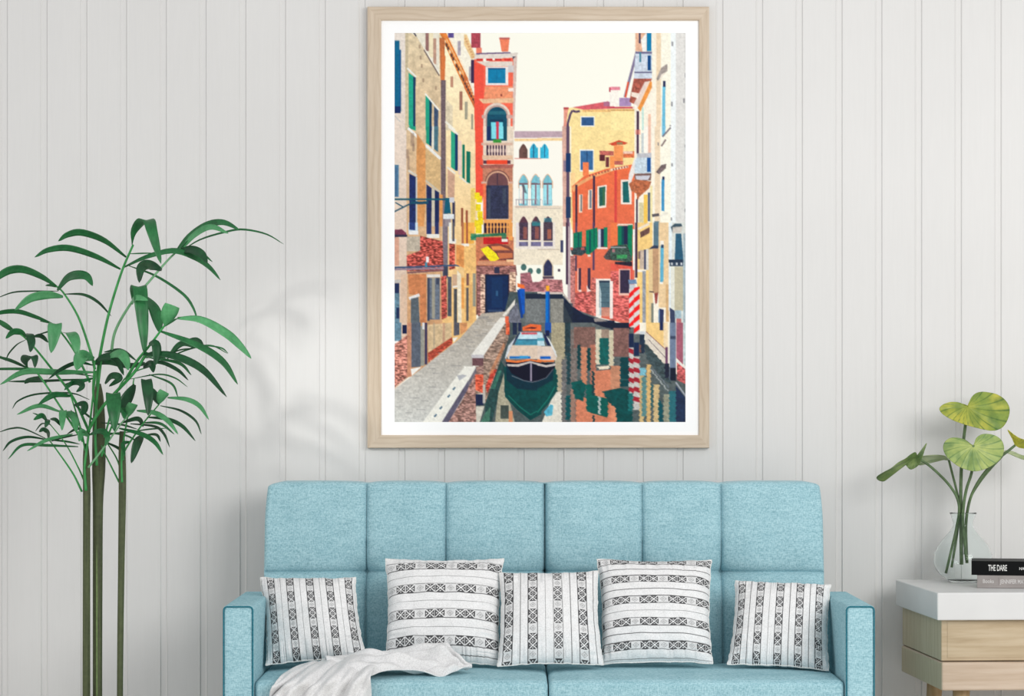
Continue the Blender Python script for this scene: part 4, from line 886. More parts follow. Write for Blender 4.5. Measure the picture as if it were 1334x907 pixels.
# backrest: two tufted halves
BD = YB + 0.04 - CAM_Y
kb = F / BD
def bx(px): return (px - 667) / kb
TOP_Z = EYE - (628.5 - HOR) * (BD + 0.10) / F
BOT_Z = 0.30
ROW_Z = EYE - (747 - HOR) / kb
YBF = YB + 0.040                          # face of the lower panels
def back_half(cols):
    xa, xb = bx(cols[0]), bx(cols[-1])
    seams = [bx(c) for c in cols]
    def disp(p, n):
        x, y, z = p
        # puff of each panel
        i = max(0, min(len(seams) - 2, sum(1 for s in seams[1:-1] if x >= s)))
        u = (x - seams[i]) / (seams[i + 1] - seams[i])
        du = min(max(u, 0), max(1 - u, 0)) * (seams[i + 1] - seams[i])
        inner = []
        for j, s in enumerate(seams):
            edge = (j == 0 or j == len(seams) - 1)
            if not edge: inner.append(abs(x - s))
        ds = min(inner) if inner else 1
        dz = abs(z - ROW_Z)
        g = lambda d, w: math.exp(-(d / w))
        # depth of the grooves
        groove = 0.026 * g(ds, 0.0045) * (1 if z < ROW_Z + 0.1 else 0.75) + 0.006 * g(ds, 0.03)
        # gathers at the buttons
        db = 1.0
        for s in seams[1:-1]: db = min(db, math.hypot(x - s, z - ROW_Z))
        rowg = 0.018 * g(dz, 0.005) + 0.009 * g(dz, 0.03)
        tuft = 0.034 * g(db, 0.018) + 0.030 * g(db, 0.055)
        groove = max(groove * 0.8, rowg) * 0.7 + 0.3 * (groove + rowg) + tuft
        dc = abs(x - seams[3])
        groove += 0.026 * g(dc, 0.005)
        face = max(0.0, -n[1]); topf = max(0.0, n[2])
        # pillowy crown
        pu = 0.008 * (1 - abs(2 * min(max(u, 0), 1) - 1) ** 3)
        pz = 1 - abs(2 * min(max((z - ROW_Z) / (TOP_Z - ROW_Z), 0), 1) - 1) ** 3 if z > ROW_Z else 1
        q = np.array(p, float)
        q[1] += face * (groove - pu * (0.35 + 0.65 * pz))
        q[2] += topf * (pu * 0.35 - 0.55 * min(groove, 0.006))
        # lean of the back, and slightly narrower shoulders
        t = (z - SEAT_Z) / (TOP_Z - SEAT_Z)
        q[1] += 0.085 * max(t, 0) ** 1.2
        sh = max(0.0, (z - (TOP_Z - 0.14)) / 0.14) ** 2
        if x < seams[0] + 0.06: q[0] += 0.010 * sh * (1 - (x - seams[0]) / 0.06)
        if x > seams[-1] - 0.06: q[0] -= 0.010 * sh * (1 - (seams[-1] - x) / 0.06)
        if x < seams[0] + 0.05: q[2] -= 0.008 * topf * (1 - (x - seams[0]) / 0.05)
        if x > seams[-1] - 0.05: q[2] -= 0.006 * topf * (1 - (seams[-1] - x) / 0.05)
        q[1] += 0.0016 * math.sin(x * 37 + z * 11) * face + 0.0012 * math.sin(x * 19 - z * 41) * face
        return q
    V, Fc = rbox((xa, YBF, BOT_Z), (xb, YBF + 0.15, TOP_Z), 0.015, (0.0085, 0.03, 0.0085), disp, ([s + d for s in seams[1:-1] for d in (-0.009, -0.005, -0.0025, 0, 0.0025, 0.005, 0.009)], None, [ROW_Z + d for d in (-0.009, -0.005, -0.0025, 0, 0.0025, 0.005, 0.009)]))
    o = mesh_obj('backrest', sp(V), Fc, M_SOFA, sofa)
    for s in (seams[1], seams[2], seams[4], seams[5]):
        # covered button at the crossing of the seams
        t = (ROW_Z - SEAT_Z) / (TOP_Z - SEAT_Z)
        yb_ = YBF + 0.085 * t ** 1.2 + 0.092
        V, Fc = lathe_geo([(0.0005, 0.0045), (0.005, 0.0038), (0.008, 0.0018), (0.009, -0.002)], 16)
        V = [Vector((s + v.x, yb_ - v.z - 0.004, ROW_Z + v.y)) for v in V]
        mesh_obj('button', sp(V), Fc, M_SOFA, o)
back_half([342, 475.5, 580, 710.2, 838.5, 942.5, 1076])
# short wooden feet
M_FOOT = plain('dark_walnut', (70, 52, 40), 0.4)
for fx in (SX0 + 0.05, SX1 - 0.05):
    for fy in (YF + 0.06, YF + 0.56):
        V, Fc = lathe_geo([(0.014, 0), (0.016, 0.02), (0.024, 0.145)], 20, True)
        mesh_obj('foot', sp([v + Vector((fx, fy, 0)) for v in V]), Fc, M_FOOT, sofa)

# ------------------------------------------------------------------ cushions
def motif(a, b, star):
    """ink (0..1) inside one woven square, a and b run -1..1"""
    A_, B_ = np.abs(a), np.abs(b)
    if star:
        x = np.abs(A_ - B_) < 0.15
        tri = (np.maximum(A_, B_) < 0.95) & ~x
        leaf = (np.abs(np.maximum(A_, B_) - 0.62) < 0.10) & (np.minimum(A_, B_) < 0.14)
        ctr = (A_ + B_) < 0.22
        return np.where(tri & ~leaf & ~ctr, 0.93, 0.02)
    r = A_ + B_
    ring = (np.abs(r - 0.62) < 0.12) | (np.abs(r - 0.20) < 0.12)
    return np.where(ring | (A_ > 0.9), 0.45, 0.10)
def weave(s, t, period, band, off_s, off_t, cell):
    """s across the stripes, t along them, all in metres"""
    u = (s - off_s) % period
    u = np.where(u > period / 2, u - period, u)
    ink = np.zeros_like(s)
    inb = np.abs(u) < band / 2
    c = np.floor((t - off_t) / cell).astype(int); b = ((t - off_t) / cell - c) * 2 - 1; a = u / (band / 2)
    star = (c % 3) != 0
    m = np.where(star, motif(a, b, True), motif(a, b, False))
    ink = np.where(inb, m, ink)
    edge = np.abs(np.abs(u) - band / 2 - 0.0006) < 0.0011
    ink = np.where(edge, 0.86, ink)
    mid = np.abs(np.abs(u) - period / 2) < 0.0011
    ink = np.where(mid, 0.80, ink)
    return ink
k = NT('woven_cotton', 0.9); k.b.inputs['Specular IOR Level'].default_value = 0.08
at = k.n('ShaderNodeAttribute'); at.attribute_name = 'weave'
w1 = k.noise(k.coord((300, 300, 300)), 1.0, 2); w2 = k.noise(k.coord(), 60, 3)
k.base(k.mix(1.0, k.mix(1.0, at.outputs['Color'], k.ramp(w1, [(0.35, (236, 236, 236)), (0.6, (255, 255, 255))]), 'MULTIPLY'), k.ramp(w2, [(0.3, (246, 246, 246)), (0.7, (255, 255, 255))]), 'MULTIPLY')); k.bump(w1, 0.12, 0.001)
M_WEAVE = k.m
def cushion(corners, thick, label, horiz, period, band, off_s, off_t, cell, seed, pull=0.06, n=250):
    """corners: TL TR BR BL as (px, py, d)"""
    P = [np.array(W(*c)) for c in corners]
    TL, TR, BR, BL = P
    u = np.linspace(-1, 1, n); Uu, Vv = np.meshgrid(u, u)               # v = +1 at the top
    # pincushion: edge middles drawn in
    px_ = Uu * (1 - pull * (1 - Vv ** 2) * np.abs(Uu) ** 3)
    pv_ = Vv * (1 - pull * 0.8 * (1 - Uu ** 2) * np.abs(Vv) ** 3)
    rg = vnoise((Vv * 9 + 20, Uu * 0 + seed), seed) - .5
    px_ = px_ + 0.020 * rg * np.abs(Uu) ** 8 + 0.012 * (vnoise((Vv * 26 + 20, Uu * 0 + seed), seed + 1) - .5) * np.abs(Uu) ** 8
    rg2 = vnoise((Uu * 9 + 20, Vv * 0 + seed + 3), seed) - .5
    pv_ = pv_ + 0.020 * rg2 * np.abs(Vv) ** 8
    a = (px_ + 1) / 2; b = (pv_ + 1) / 2
    pos = (BL[None, None] * ((1 - a) * (1 - b))[..., None] + BR[None, None] * (a * (1 - b))[..., None] + TL[None, None] * ((1 - a) * b)[..., None] + TR[None, None] * (a * b)[..., None])
    ax = (TR + BR - TL - BL); ay = (TL + TR - BL - BR)
    wdt = np.linalg.norm(ax) / 2; hgt = np.linalg.norm(ay) / 2
    nrm = np.cross(ax, ay); nrm /= np.linalg.norm(nrm)
    if nrm[1] > 0: nrm = -nrm
    prof = (np.clip(1 - np.abs(Uu) ** 2.6, 0, 1) * np.clip(1 - np.abs(Vv) ** 2.6, 0, 1)) ** 0.55
    wr = (vnoise((Uu * 4 + 30, Vv * 4 + 30), seed) - .5) * 0.007 + (vnoise((Uu * 11 + 30, Vv * 11 + 30), seed + 2) - .5) * 0.0015
    # puckers running in from the seams
    pk = 0.0045 * np.sin(Vv * 16 + 2 * rg * 6) * np.clip(np.abs(Uu) - 0.55, 0, 1) / 0.45 * (1 - np.abs(Uu) ** 10) + 0.004 * np.sin(Uu * 17 + rg2 * 12) * np.clip(np.abs(Vv) - 0.6, 0, 1) / 0.4 * (1 - np.abs(Vv) ** 10)
    h = thick / 2 * prof + (wr + pk) * np.clip(prof * 2.5, 0, 1)
    front = pos + nrm * h[..., None]; back = pos - nrm * (thick / 2 * prof * 0.9)[..., None]
    s = (Uu * wdt / 2); t = (Vv * hgt / 2)
    ink = weave(t, s, period, band, off_s, off_t, cell) if horiz else weave(s, t, period, band, off_s, off_t, cell)
    white = np.array((0.90, 0.90, 0.90)); dark = np.array((0.022, 0.022, 0.026))
    colr = white * (1 - ink[..., None]) + dark * ink[..., None]
    n2 = 60                                                             # coarser back
    ix = np.linspace(0, n - 1, n2).round().astype(int)
    o0 = (BL + BR) / 2; o0 = Vector(o0)
    root = thing('throw_cushion', label, 'cushion', o0, 0, 'patterned cushions on the sofa')
    V = np.concatenate([front.reshape(-1, 3), back.reshape(-1, 3)]) - np.array(o0)
    i0 = (np.arange(n - 1)[:, None] * n + np.arange(n - 1)[None]).reshape(-1)
    Ff = np.stack([i0, i0 + 1, i0 + n + 1, i0 + n], -1); Fb = np.stack([i0, i0 + n, i0 + n + 1, i0 + 1], -1) + n * n
    # join the two faces along the seam
    ring = list(range(n)) + [r * n + n - 1 for r in range(1, n)] + [(n - 1) * n + c for c in range(n - 2, -1, -1)] + [r * n for r in range(n - 2, 0, -1)]
    m = len(ring)
    Fs = np.array([(ring[(i + 1) % m], ring[i], ring[i] + n * n, ring[(i + 1) % m] + n * n) for i in range(m)])
    fa = np.concatenate([Ff, Fb, Fs])
    me = bpy.data.meshes.new('cover')
    me.vertices.add(len(V)); me.vertices.foreach_set('co', V.ravel())
    me.loops.add(fa.size); me.loops.foreach_set('vertex_index', fa.ravel())
    me.polygons.add(len(fa)); me.polygons.foreach_set('loop_start', np.arange(len(fa)) * 4)
    me.update(); me.validate()
    me.polygons.foreach_set('use_smooth', [True] * len(me.polygons))
    ca = me.color_attributes.new('weave', 'FLOAT_COLOR', 'POINT')
    cc = np.ones((2 * n * n, 4)); cc[:n * n, :3] = colr.reshape(-1, 3); cc[n * n:, :3] = colr.reshape(-1, 3)
    ca.data.foreach_set('color', cc.ravel())
    me.materials.append(M_WEAVE)
    o = bpy.data.objects.new('cover', me); COL.objects.link(o); o.parent = root
    # seam cord round the edge
    rp = [Vector(front.reshape(-1, 3)[i]) - o0 for i in ring[::3]]; rp.append(rp[0])
    Vt, Ft = tube_geo(rp, 0.0022, 6, cap=False)
    mesh_obj('seam', Vt, Ft, M_SEAM, root)
    return root
M_SEAM = plain('white_cotton_seam', (225, 225, 222), 0.9, 0.08, 200)
q = 1 / 425.0
cushion([(339, 752.5, 7.95), (463, 753, 7.92), (477, 858, 7.80), (347, 867, 7.76)], 0.13, 'cushion with upright bands leaning in the corner by the left sofa arm', False, 25.9 * q, 8.7 * q, 2.0 * q, 3 * q, 8.7 * q, 1)
cushion([(502, 728.5, 7.955), (656, 728, 7.95), (651, 867, 7.78), (501, 866, 7.80)], 0.13, 'large cushion with level bands behind the grey throw', True, 36 * q, 12.4 * q, -14 * q, 4 * q, 13.2 * q, 2)
cushion([(651, 746, 7.90), (779, 744.5, 7.90), (786, 867, 7.735), (648, 868, 7.735)], 0.12, 'cushion with upright bands in the middle, over the split between the seats', False, 32.4 * q, 11.6 * q, 10.6 * q, 2 * q, 11 * q, 3)
cushion([(778, 728.5, 7.955), (927, 730, 7.95), (928, 865, 7.77), (783, 866, 7.80)], 0.13, 'large cushion with level bands, just right of the middle cushion', True, 30.8 * q, 9.9 * q, 5 * q, 4 * q, 12.3 * q, 4)
cushion([(958, 757, 7.94), (1082, 762, 7.90), (1080, 874, 7.72), (948, 866, 7.77)], 0.13, 'tilted cushion with upright bands against the right sofa arm', False, 26 * q, 8.8 * q, -1.5 * q, 1 * q, 9 * q, 5)

# ------------------------------------------------------------------ the throw
k = NT('grey_knit', 0.9, (222, 222, 221)); k.b.inputs['Specular IOR Level'].default_value = 0.08
w1 = k.noise(k.coord((260, 260, 260)), 1.0, 2); k.base(k.ramp(w1, [(0.35, (212, 212, 212)), (0.62, (231, 231, 231))])); k.bump(w1, 0.3, 0.001)
M_THROW = k.m
def loft(rows, n, m, fold):
    """rows of (px, py, d) points -> grid of m x n points with folds laid on"""
    R = [catmull([np.array(W(*p)) for p in r], n) for r in rows]
    G = np.array([catmull([R[j][i] for j in range(len(R))], m) for i in range(n)])    # n x m x 3
    u = np.linspace(0, 1, n)[:, None]; t = np.linspace(0, 1, m)[None]
    return G + fold(u, t)
def grid_faces(n, m, o=0):
    return [(o + i * m + j, o + i * m + j + 1, o + (i + 1) * m + j + 1, o + (i + 1) * m + j) for i in range(n - 1) for j in range(m - 1)]
throw = thing('throw_blanket', 'pale grey knitted throw crumpled over the front of the left seat', 'blanket', (-0.45, YF + 0.1, SEAT_Z))
TO = throw.location.copy()
def fold_b(u, t):
    ph = (u * 5.0 + t * 2.5)
    f = 0.040 * (np.abs(np.sin(ph * 1.9)) ** 0.6 - 0.62) * (0.5 + 0.5 * t) + 0.008 * np.sin(ph * 9.3 + 1.0) * np.clip(t * 1.5, 0.25, 1) + 0.004 * np.sin(u * 31 - t * 9)
    z = np.zeros(f.shape + (3,)); z[..., 1] = -f * 1.1 - 0.010; z[..., 2] = f * 0.35 + 0.006; return z
GB = loft([[(384, 872, 7.70), (400, 867, 7.71), (425, 861, 7.72), (450, 856, 7.72), (478, 853, 7.71), (497, 856, 7.70)],
           [(371, 880, 7.58), (390, 876, 7.58), (415, 872, 7.58), (440, 868, 7.58), (465, 866, 7.57), (490, 868, 7.57)],
           [(359, 893, 7.487), (378, 892, 7.480), (405, 890, 7.478), (432, 888, 7.476), (460, 884, 7.474), (484, 882, 7.474)],
           [(352, 906, 7.480), (374, 906, 7.474), (402, 906, 7.472), (430, 906, 7.470), (458, 905, 7.470), (484, 905, 7.474)],
           [(347, 935, 7.482), (370, 938, 7.476), (400, 940, 7.474), (430, 941, 7.472), (458, 940, 7.472), (485, 936, 7.476)],
           [(346, 966, 7.484), (369, 968, 7.480), (399, 972, 7.478), (430, 972, 7.476), (458, 970, 7.476), (485, 965, 7.480)]], 100, 80, fold_b)
def fold_a(u, t):
    e = np.sin(np.pi * t)
    f = 1.25 * (0.022 * (np.abs(np.sin(t * 5 + u * 4)) ** 0.6 - 0.55) + 0.009 * np.sin(t * 19 - u * 13 + 1) + 0.005 * np.sin(u * 29 + t * 5)) * (0.35 + 0.65 * e) * np.clip((1.04 - u) * 4, 0, 1)
    bump = 0.0
    z = np.zeros((u.shape[0], t.shape[1], 3)); z[..., 2] = f + bump; z[..., 1] = -f * 0.6; return z
GA = loft([[(418, 862, 7.72), (445, 858, 7.73), (476, 852, 7.735), (505, 850, 7.735), (535, 846, 7.73), (560, 840, 7.725), (579, 837.5, 7.72), (591, 848, 7.70), (601, 861, 7.68), (614.5, 867, 7.64)],
           [(424, 866, 7.66), (450, 862, 7.65), (478, 857, 7.65), (506, 856, 7.66), (536, 855, 7.67), (562, 850, 7.67), (580, 848, 7.67), (592, 857, 7.66), (603, 865, 7.65), (614.7, 868, 7.638)],
           [(430, 876, 7.56), (454, 870, 7.56), (482, 864, 7.57), (508, 863, 7.59), (538, 865, 7.61), (562, 865, 7.62), (581, 864, 7.62), (594, 866, 7.63), (604, 869, 7.635), (614.9, 868.6, 7.635)],
           [(434, 892, 7.475), (458, 885, 7.48), (481, 879, 7.50), (504, 873.5, 7.53), (530, 874, 7.555), (556, 878.5, 7.56), (576, 881.5, 7.565), (590, 878, 7.59), (602, 872.5, 7.61), (615, 869, 7.632)]], 130, 50, fold_a)
V = [Vector(p) - TO for p in GB.reshape(-1, 3)] + [Vector(p) - TO for p in GA.reshape(-1, 3)]
Fc = grid_faces(100, 80) + grid_faces(130, 50, 8000)
o = mesh_obj('cloth', V, Fc, M_THROW, throw); solid(o, 0.005, 0.0); sub(o, 1)
# ------------------------------------------------------------------ side table, vase, books
TDF = 7.72
TZ = EYE - (772.5 - HOR) * TDF / F
tp = W(1221, 772.5, TDF)
RZ = math.radians(3.4)
table = thing('side_table', 'square side table with a thick white top on pale wood drawers, right of the sofa', 'table', (tp.x, tp.y, 0), RZ)
TM = Matrix.Translation(table.location) @ Matrix.Rotation(RZ, 4, 'Z')
M_TOP = plain('white_lacquer', (212, 212, 211), 0.4, 0.012, 8)
M_W1 = oak('table_oak', (0, 0, 0), ((186, 167, 138), (196, 179, 152), (171, 151, 121)), 1.0, 0.12)
M_W2 = oak('table_oak_light', (0, 0, 0), ((194, 174, 153), (203, 185, 166), (184, 163, 141)), 1.0, 0.12)
M_W3 = oak('table_oak_end', (math.radians(90), 0, math.radians(90)), ((196, 182, 152), (206, 194, 168), (182, 166, 134)), 1.0)
TW, TDp, TT = 0.62, 0.60, 0.083
V, Fc = box_geo((0, 0, TZ - TT), (TW, TDp, TZ))
bevel(mesh_obj('table_top', V, Fc, M_TOP, table, smooth=False), 0.004, 4)
zu = EYE - (862 - HOR) * (TDF + 0.03) / F
ins = 0.019
def two_tone(name, lo, hi, mats, r=0.003, parent=table):
    V, Fc = box_geo(lo, hi)
    o = mesh_obj(name, V, Fc, mats[0], parent, smooth=False)
    o.data.materials.append(mats[1])
    for p in o.data.polygons:
        if abs(p.normal.x) > 0.9: p.material_index = 1
    bevel(o, r); return o
two_tone('cabinet_body', (ins, 0.030, zu + 0.001), (TW - ins, TDp - 0.015, TZ - TT + 0.001), (M_W1, M_W3))
fx0 = ins + 0.018
V, Fc = box_geo((fx0, 0.0285, zu + 0.010), (TW - fx0, 0.034, TZ - TT - 0.004))
d = mesh_obj('drawer', V, Fc, M_W1, table, smooth=False); bevel(d, 0.0015)
zl = EYE - (900 - HOR) * (TDF + 0.02) / F
two_tone('lower_drawer', (ins - 0.003, 0.012, zl), (TW - ins + 0.003, TDp - 0.012, zu - 0.0015), (M_W2, M_W3), 0.006)
M_LEG = oak('table_leg_oak', (0, math.radians(90), 0), ((196, 170, 132), (206, 182, 146), (182, 154, 116)), 1.2)
for (lx, ly, dx, dy) in ((0.095, 0.09, -0.02, -0.02), (TW - 0.095, 0.09, 0.02, -0.02), (0.108, TDp - 0.10, -0.02, 0.02), (TW - 0.108, TDp - 0.10, 0.02, 0.02)):
    V, Fc = tube_geo([(lx + dx, ly + dy, 0), (lx + dx * .5, ly + dy * .5, zl * 0.5), (lx, ly, zl + 0.002)], [0.016, 0.021, 0.026], 24)
    mesh_obj('leg', V, Fc, M_LEG, table)

# glass vase
VD = 8.225
vb = W(1254.7, 760, VD); vb.z = TZ
vase = thing('glass_vase', 'clear round-bellied glass vase with a flared neck on the side table', 'vase', vb)
k = NT('clear_glass', 0.0, (236, 246, 244)); k.b.inputs['Transmission Weight'].default_value = 1.0; k.b.inputs['IOR'].default_value = 1.22
k.b.inputs['Specular IOR Level'].default_value = 0.5; k.b.inputs['Base Color'].default_value = (0.95, 0.985, 0.98, 1)
f = k.noise(k.coord(), 9, 2); k.bump(f, 0.02, 0.002)
M_GLASS = k.m
kv = F / VD
def vr(px): return px / kv
def vz(py): return EYE - (py - HOR) / kv - TZ
prof = [(17.6, 668), (15.2, 674), (13.4, 681), (13.6, 686), (17, 692), (23, 699), (29, 706), (34, 714), (37.2, 722), (38.3, 730), (37, 738), (32.5, 746), (26, 752), (20, 755.5)]
o_prof = catmull([(vr(r), vz(z)) for r, z in prof], 48) 
th = 0.0026
outer = [(r, z) for r, z in o_prof] + [(vr(18), 0.0), (0.0005, 0.0)]
inner = [(max(r - th, 0.001), z) for r, z in o_prof] + [(vr(17), 0.009), (0.0005, 0.009)]
V, Fc = lathe_geo(list(reversed(outer)) + inner, 64)
glass = mesh_obj('glass', V, Fc, M_GLASS, vase)
k = NT('water', 0.0); k.b.inputs['Transmission Weight'].default_value = 1.0; k.b.inputs['IOR'].default_value = 1.1

# cut leaves in the vase
k = NT('variegated_leaf', 0.45); k.b.inputs['Specular IOR Level'].default_value = 0.35
at = k.n('ShaderNodeAttribute'); at.attribute_name = 'pigment'
f = k.noise(k.coord(), 55, 3); k.base(k.mix(0.15, at.outputs['Color'], k.ramp(f, [(0.35, (70, 108, 48)), (0.65, (186, 196, 92))])))
k.b.inputs['Subsurface Weight'].default_value = 0.0
M_LEAF = k.m
M_STEM = plain('leaf_stalk', (88, 110, 74), 0.5, 0.15, 40)
VS = 5.333
def vp(u, w, d): return W(1130 + u / VS, 490 + w / VS, d)
def blade(name, parent, org, outline, centre, dfun, pig, rings=26, per=10, thick=0.0012):
    """heart-shaped blade: rings run from its stalk out to the outline"""
    O = catmull([np.array(p + (0,), float)[:2] for p in outline] + [np.array(outline[0], float)], len(outline) * per)[:-1]
    n = len(O); c = np.array(centre, float)
    V, Fc, Cc = [], [], []
    for r in range(rings + 1):
        t = (r / rings) ** 0.9
        for i in range(n):
            p = c + (O[i] - c) * max(t, 0.004)
            V.append(vp(p[0], p[1], dfun(p[0], p[1], t, i / n)) - org)
            Cc.append(pig(p[0], p[1], t, i / n))
    for r in range(rings):
        for i in range(n):
            j = (i + 1) % n
            Fc.append((r * n + i, r * n + j, (r + 1) * n + j, (r + 1) * n + i))
    o = mesh_obj(name, V, Fc, M_LEAF, parent)
    ca = o.data.color_attributes.new('pigment', 'FLOAT_COLOR', 'POINT')
    a = np.ones((len(V), 4)); a[:, :3] = lin(np.clip(np.array(Cc), 0, 255)); ca.data.foreach_set('color', a.ravel())
    solid(o, thick, 0)
    return o
def pigment(green, yellow, dark, seed, cx, cy, nv=11):
    def f(x, y, t, a):
        n = vnoise((np.array([x / 90.0 + 9]), np.array([y / 70.0 + 9])), seed)[0]
        ang = math.atan2(y - cy, x - cx)
        v = abs(math.sin(ang * nv + 2.2 * t))
        vein = math.exp(-(v / 0.22) ** 2) * (0.45 + 0.55 * t)
        c = np.array(green, float) * (1 - n) + np.array(yellow, float) * n
        n2 = vnoise((np.array([x / 45.0 + 3]), np.array([y / 60.0 + 3])), seed + 2)[0]
        c = c * (1 - 0.45 * max(0, n2 - .55) / .45) + np.array(dark, float) * 0.45 * max(0, n2 - .55) / .45
        return c * (1 - 0.8 * vein) + np.array(dark, float) * 0.8 * vein
    return f
def stalk(parent, org, pts, r0, r1):
    P = catmull([np.array(vp(*p)) for p in pts], 26)
    V, Fc = tube_geo([Vector(p) - org for p in P], list(np.linspace(r0 * 1.45, r1 * 1.7, 26)), 10)
    return mesh_obj('stalk', V, Fc, M_STEM, parent)
def cut_leaf(label, pts, r0=0.0030, r1=0.0022):
    end = vp(*pts[-1])
    root = thing('cut_foliage', label, 'leaf', end, 0, 'cut leaves in the glass vase')
    stalk(root, end, list(reversed(pts)), r0, r1)
    return root, end
D0 = VD
PG = ((104, 134, 60), (190, 184, 72), (44, 82, 38))
PL = ((128, 156, 92), (182, 192, 116), (62, 100, 62))
r1_, o1_ = cut_leaf('topmost broad yellow-green leaf standing above the others in the vase', [(692, 212, D0 + .004), (682, 330, D0 + .012), (668, 450, D0 + .016), (652, 660, D0 + .006), (648, 900, D0), (650, 1050, D0), (654, 1310, D0 - .002)], 0.0042, 0.0028)
blade('leaf_blade', r1_, o1_, [(700, 206), (664, 194), (625, 182), (570, 182), (522, 200), (500, 228), (520, 262), (575, 298), (640, 325), (720, 350), (800, 370), (870, 380), (925, 366), (962, 328), (985, 270), (985, 215), (955, 165), (905, 130), (850, 115), (795, 110), (750, 122), (722, 150), (712, 180)], (694, 211),
      lambda x, y, t, a: D0 - 0.030 * ((y - 210) / 170.0) * 1.0 - 0.02 * t * math.sin(a * 6.28) + 0.020 * abs((x - 700) / 290) ** 1.5 + 0.004 * math.sin(math.atan2(y - 211, x - 694) * 11) * t,
      pigment(*PG, 3, 694, 211))
r2_, o2_ = cut_leaf('broad light green heart leaf with a notch, in front and just below the topmost leaf', [(735, 482, D0 - .06), (742, 560, D0 - .045), (722, 680, D0 - .025), (690, 780, D0 - .018), (668, 900, D0 - .014), (664, 1040, D0 - .014), (690, 1280, D0 - .016)], 0.0036, 0.0026)
blade('leaf_blade', r2_, o2_, [(738, 484), (712, 468), (680, 444), (635, 430), (580, 430), (540, 455), (526, 495), (540, 545), (580, 590), (640, 632), (700, 655), (755, 662), (815, 648), (870, 620), (915, 585), (942, 545), (948, 490), (930, 445), (890, 415), (840, 402), (790, 407), (758, 430), (746, 460)], (736, 486),
      lambda x, y, t, a: D0 - 0.060 - 0.026 * ((y - 486) / 175.0) + 0.022 * abs((x - 736) / 210) ** 1.6 + 0.0035 * math.sin(math.atan2(y - 486, x - 736) * 11) * t,
      pigment(*PL, 5, 736, 486))
r3_, o3_ = cut_leaf('drooping narrow leaf reaching furthest left, its tip hanging down toward the sofa', [(345, 570, D0 - .02), (420, 615, D0 - .015), (500, 685, D0 - .01), (570, 760, D0 - .004), (620, 840, D0 - .011), (638, 930, D0 - .012), (620, 1050, D0 - .009), (598, 1150, D0 - .009), (545, 1370, D0 - .012)], 0.0030, 0.0024)
PD = ((92, 118, 72), (136, 156, 106), (40, 68, 40))
blade('leaf_blade', r3_, o3_, [(350, 566), (372, 520), (412, 466), (396, 520), (372, 590), (350, 625), (300, 650), (262, 615), (240, 606), (190, 650), (150, 705), (112, 732), (72, 722), (66, 700), (110, 670), (165, 640), (215, 600), (262, 575), (300, 545), (335, 530)], (338, 562),
      lambda x, y, t, a: D0 - 0.02 - 0.035 * t * math.sin(a * 9.4) + 0.01 * t,
      pigment(*PD, 7, 338, 562), per=6)
r4_, o4_ = cut_leaf('pale leaf seen edge-on, left of the heart leaf and behind it', [(566, 585, D0 + .02), (590, 680, D0 + .018), (618, 790, D0 + .014), (636, 900, D0 + .013), (625, 1080, D0 + .013), (585, 1330, D0 + .014)], 0.0028, 0.0022)
blade('leaf_blade', r4_, o4_, [(568, 586), (545, 585), (505, 578), (450, 596), (395, 616), (358, 618), (352, 585), (372, 560), (430, 550), (490, 548), (540, 556)], (560, 575),
      lambda x, y, t, a: D0 + 0.02 + 0.03 * t * math.sin(a * 6.3),
      pigment((150, 168, 128), (190, 200, 165), (92, 116, 84), 9, 560, 575), per=8)
r5_, o5_ = cut_leaf('upright yellow leaf with a pointed tip on the stem bending right', [(1026, 482, D0 - .01), (960, 535, D0 - .008), (880, 600, D0 - .004), (800, 690, D0), (735, 800, D0 + .002), (700, 910, D0 + .002), (684, 1060, D0 + .002), (692, 1300, D0 + .004)], 0.0034, 0.0024)
blade('leaf_blade', r5_, o5_, [(1022, 478), (1000, 425), (974, 374), (1020, 408), (1060, 432), (1110, 445), (1170, 440), (1230, 430), (1200, 470), (1150, 500), (1100, 504), (1055, 498)], (1030, 478),
      lambda x, y, t, a: D0 - 0.01 - 0.03 * t * math.sin(a * 6.3),
      pigment((170, 168, 50), (214, 200, 66), (80, 96, 34), 11, 1030, 478), per=8)
r6_, o6_ = cut_leaf('thin pale green leaf seen edge-on below the yellow leaf', [(946, 530, D0 + .01), (935, 560, D0 + .010), (860, 640, D0 + .008), (780, 740, D0 + .008), (715, 850, D0 + .012), (694, 960, D0 + .013), (684, 1080, D0 + .016), (676, 1240, D0 + .020)], 0.0026, 0.0020)
blade('leaf_blade', r6_, o6_, [(942, 526), (965, 516), (1010, 524), (1060, 545), (1110, 562), (1170, 570), (1120, 584), (1070, 578), (1025, 556), (980, 540)], (955, 528),
      lambda x, y, t, a: D0 + 0.01 + 0.03 * t * math.sin(a * 6.3),
      pigment((168, 182, 140), (190, 200, 160), (110, 132, 96), 13, 955, 528), per=8)

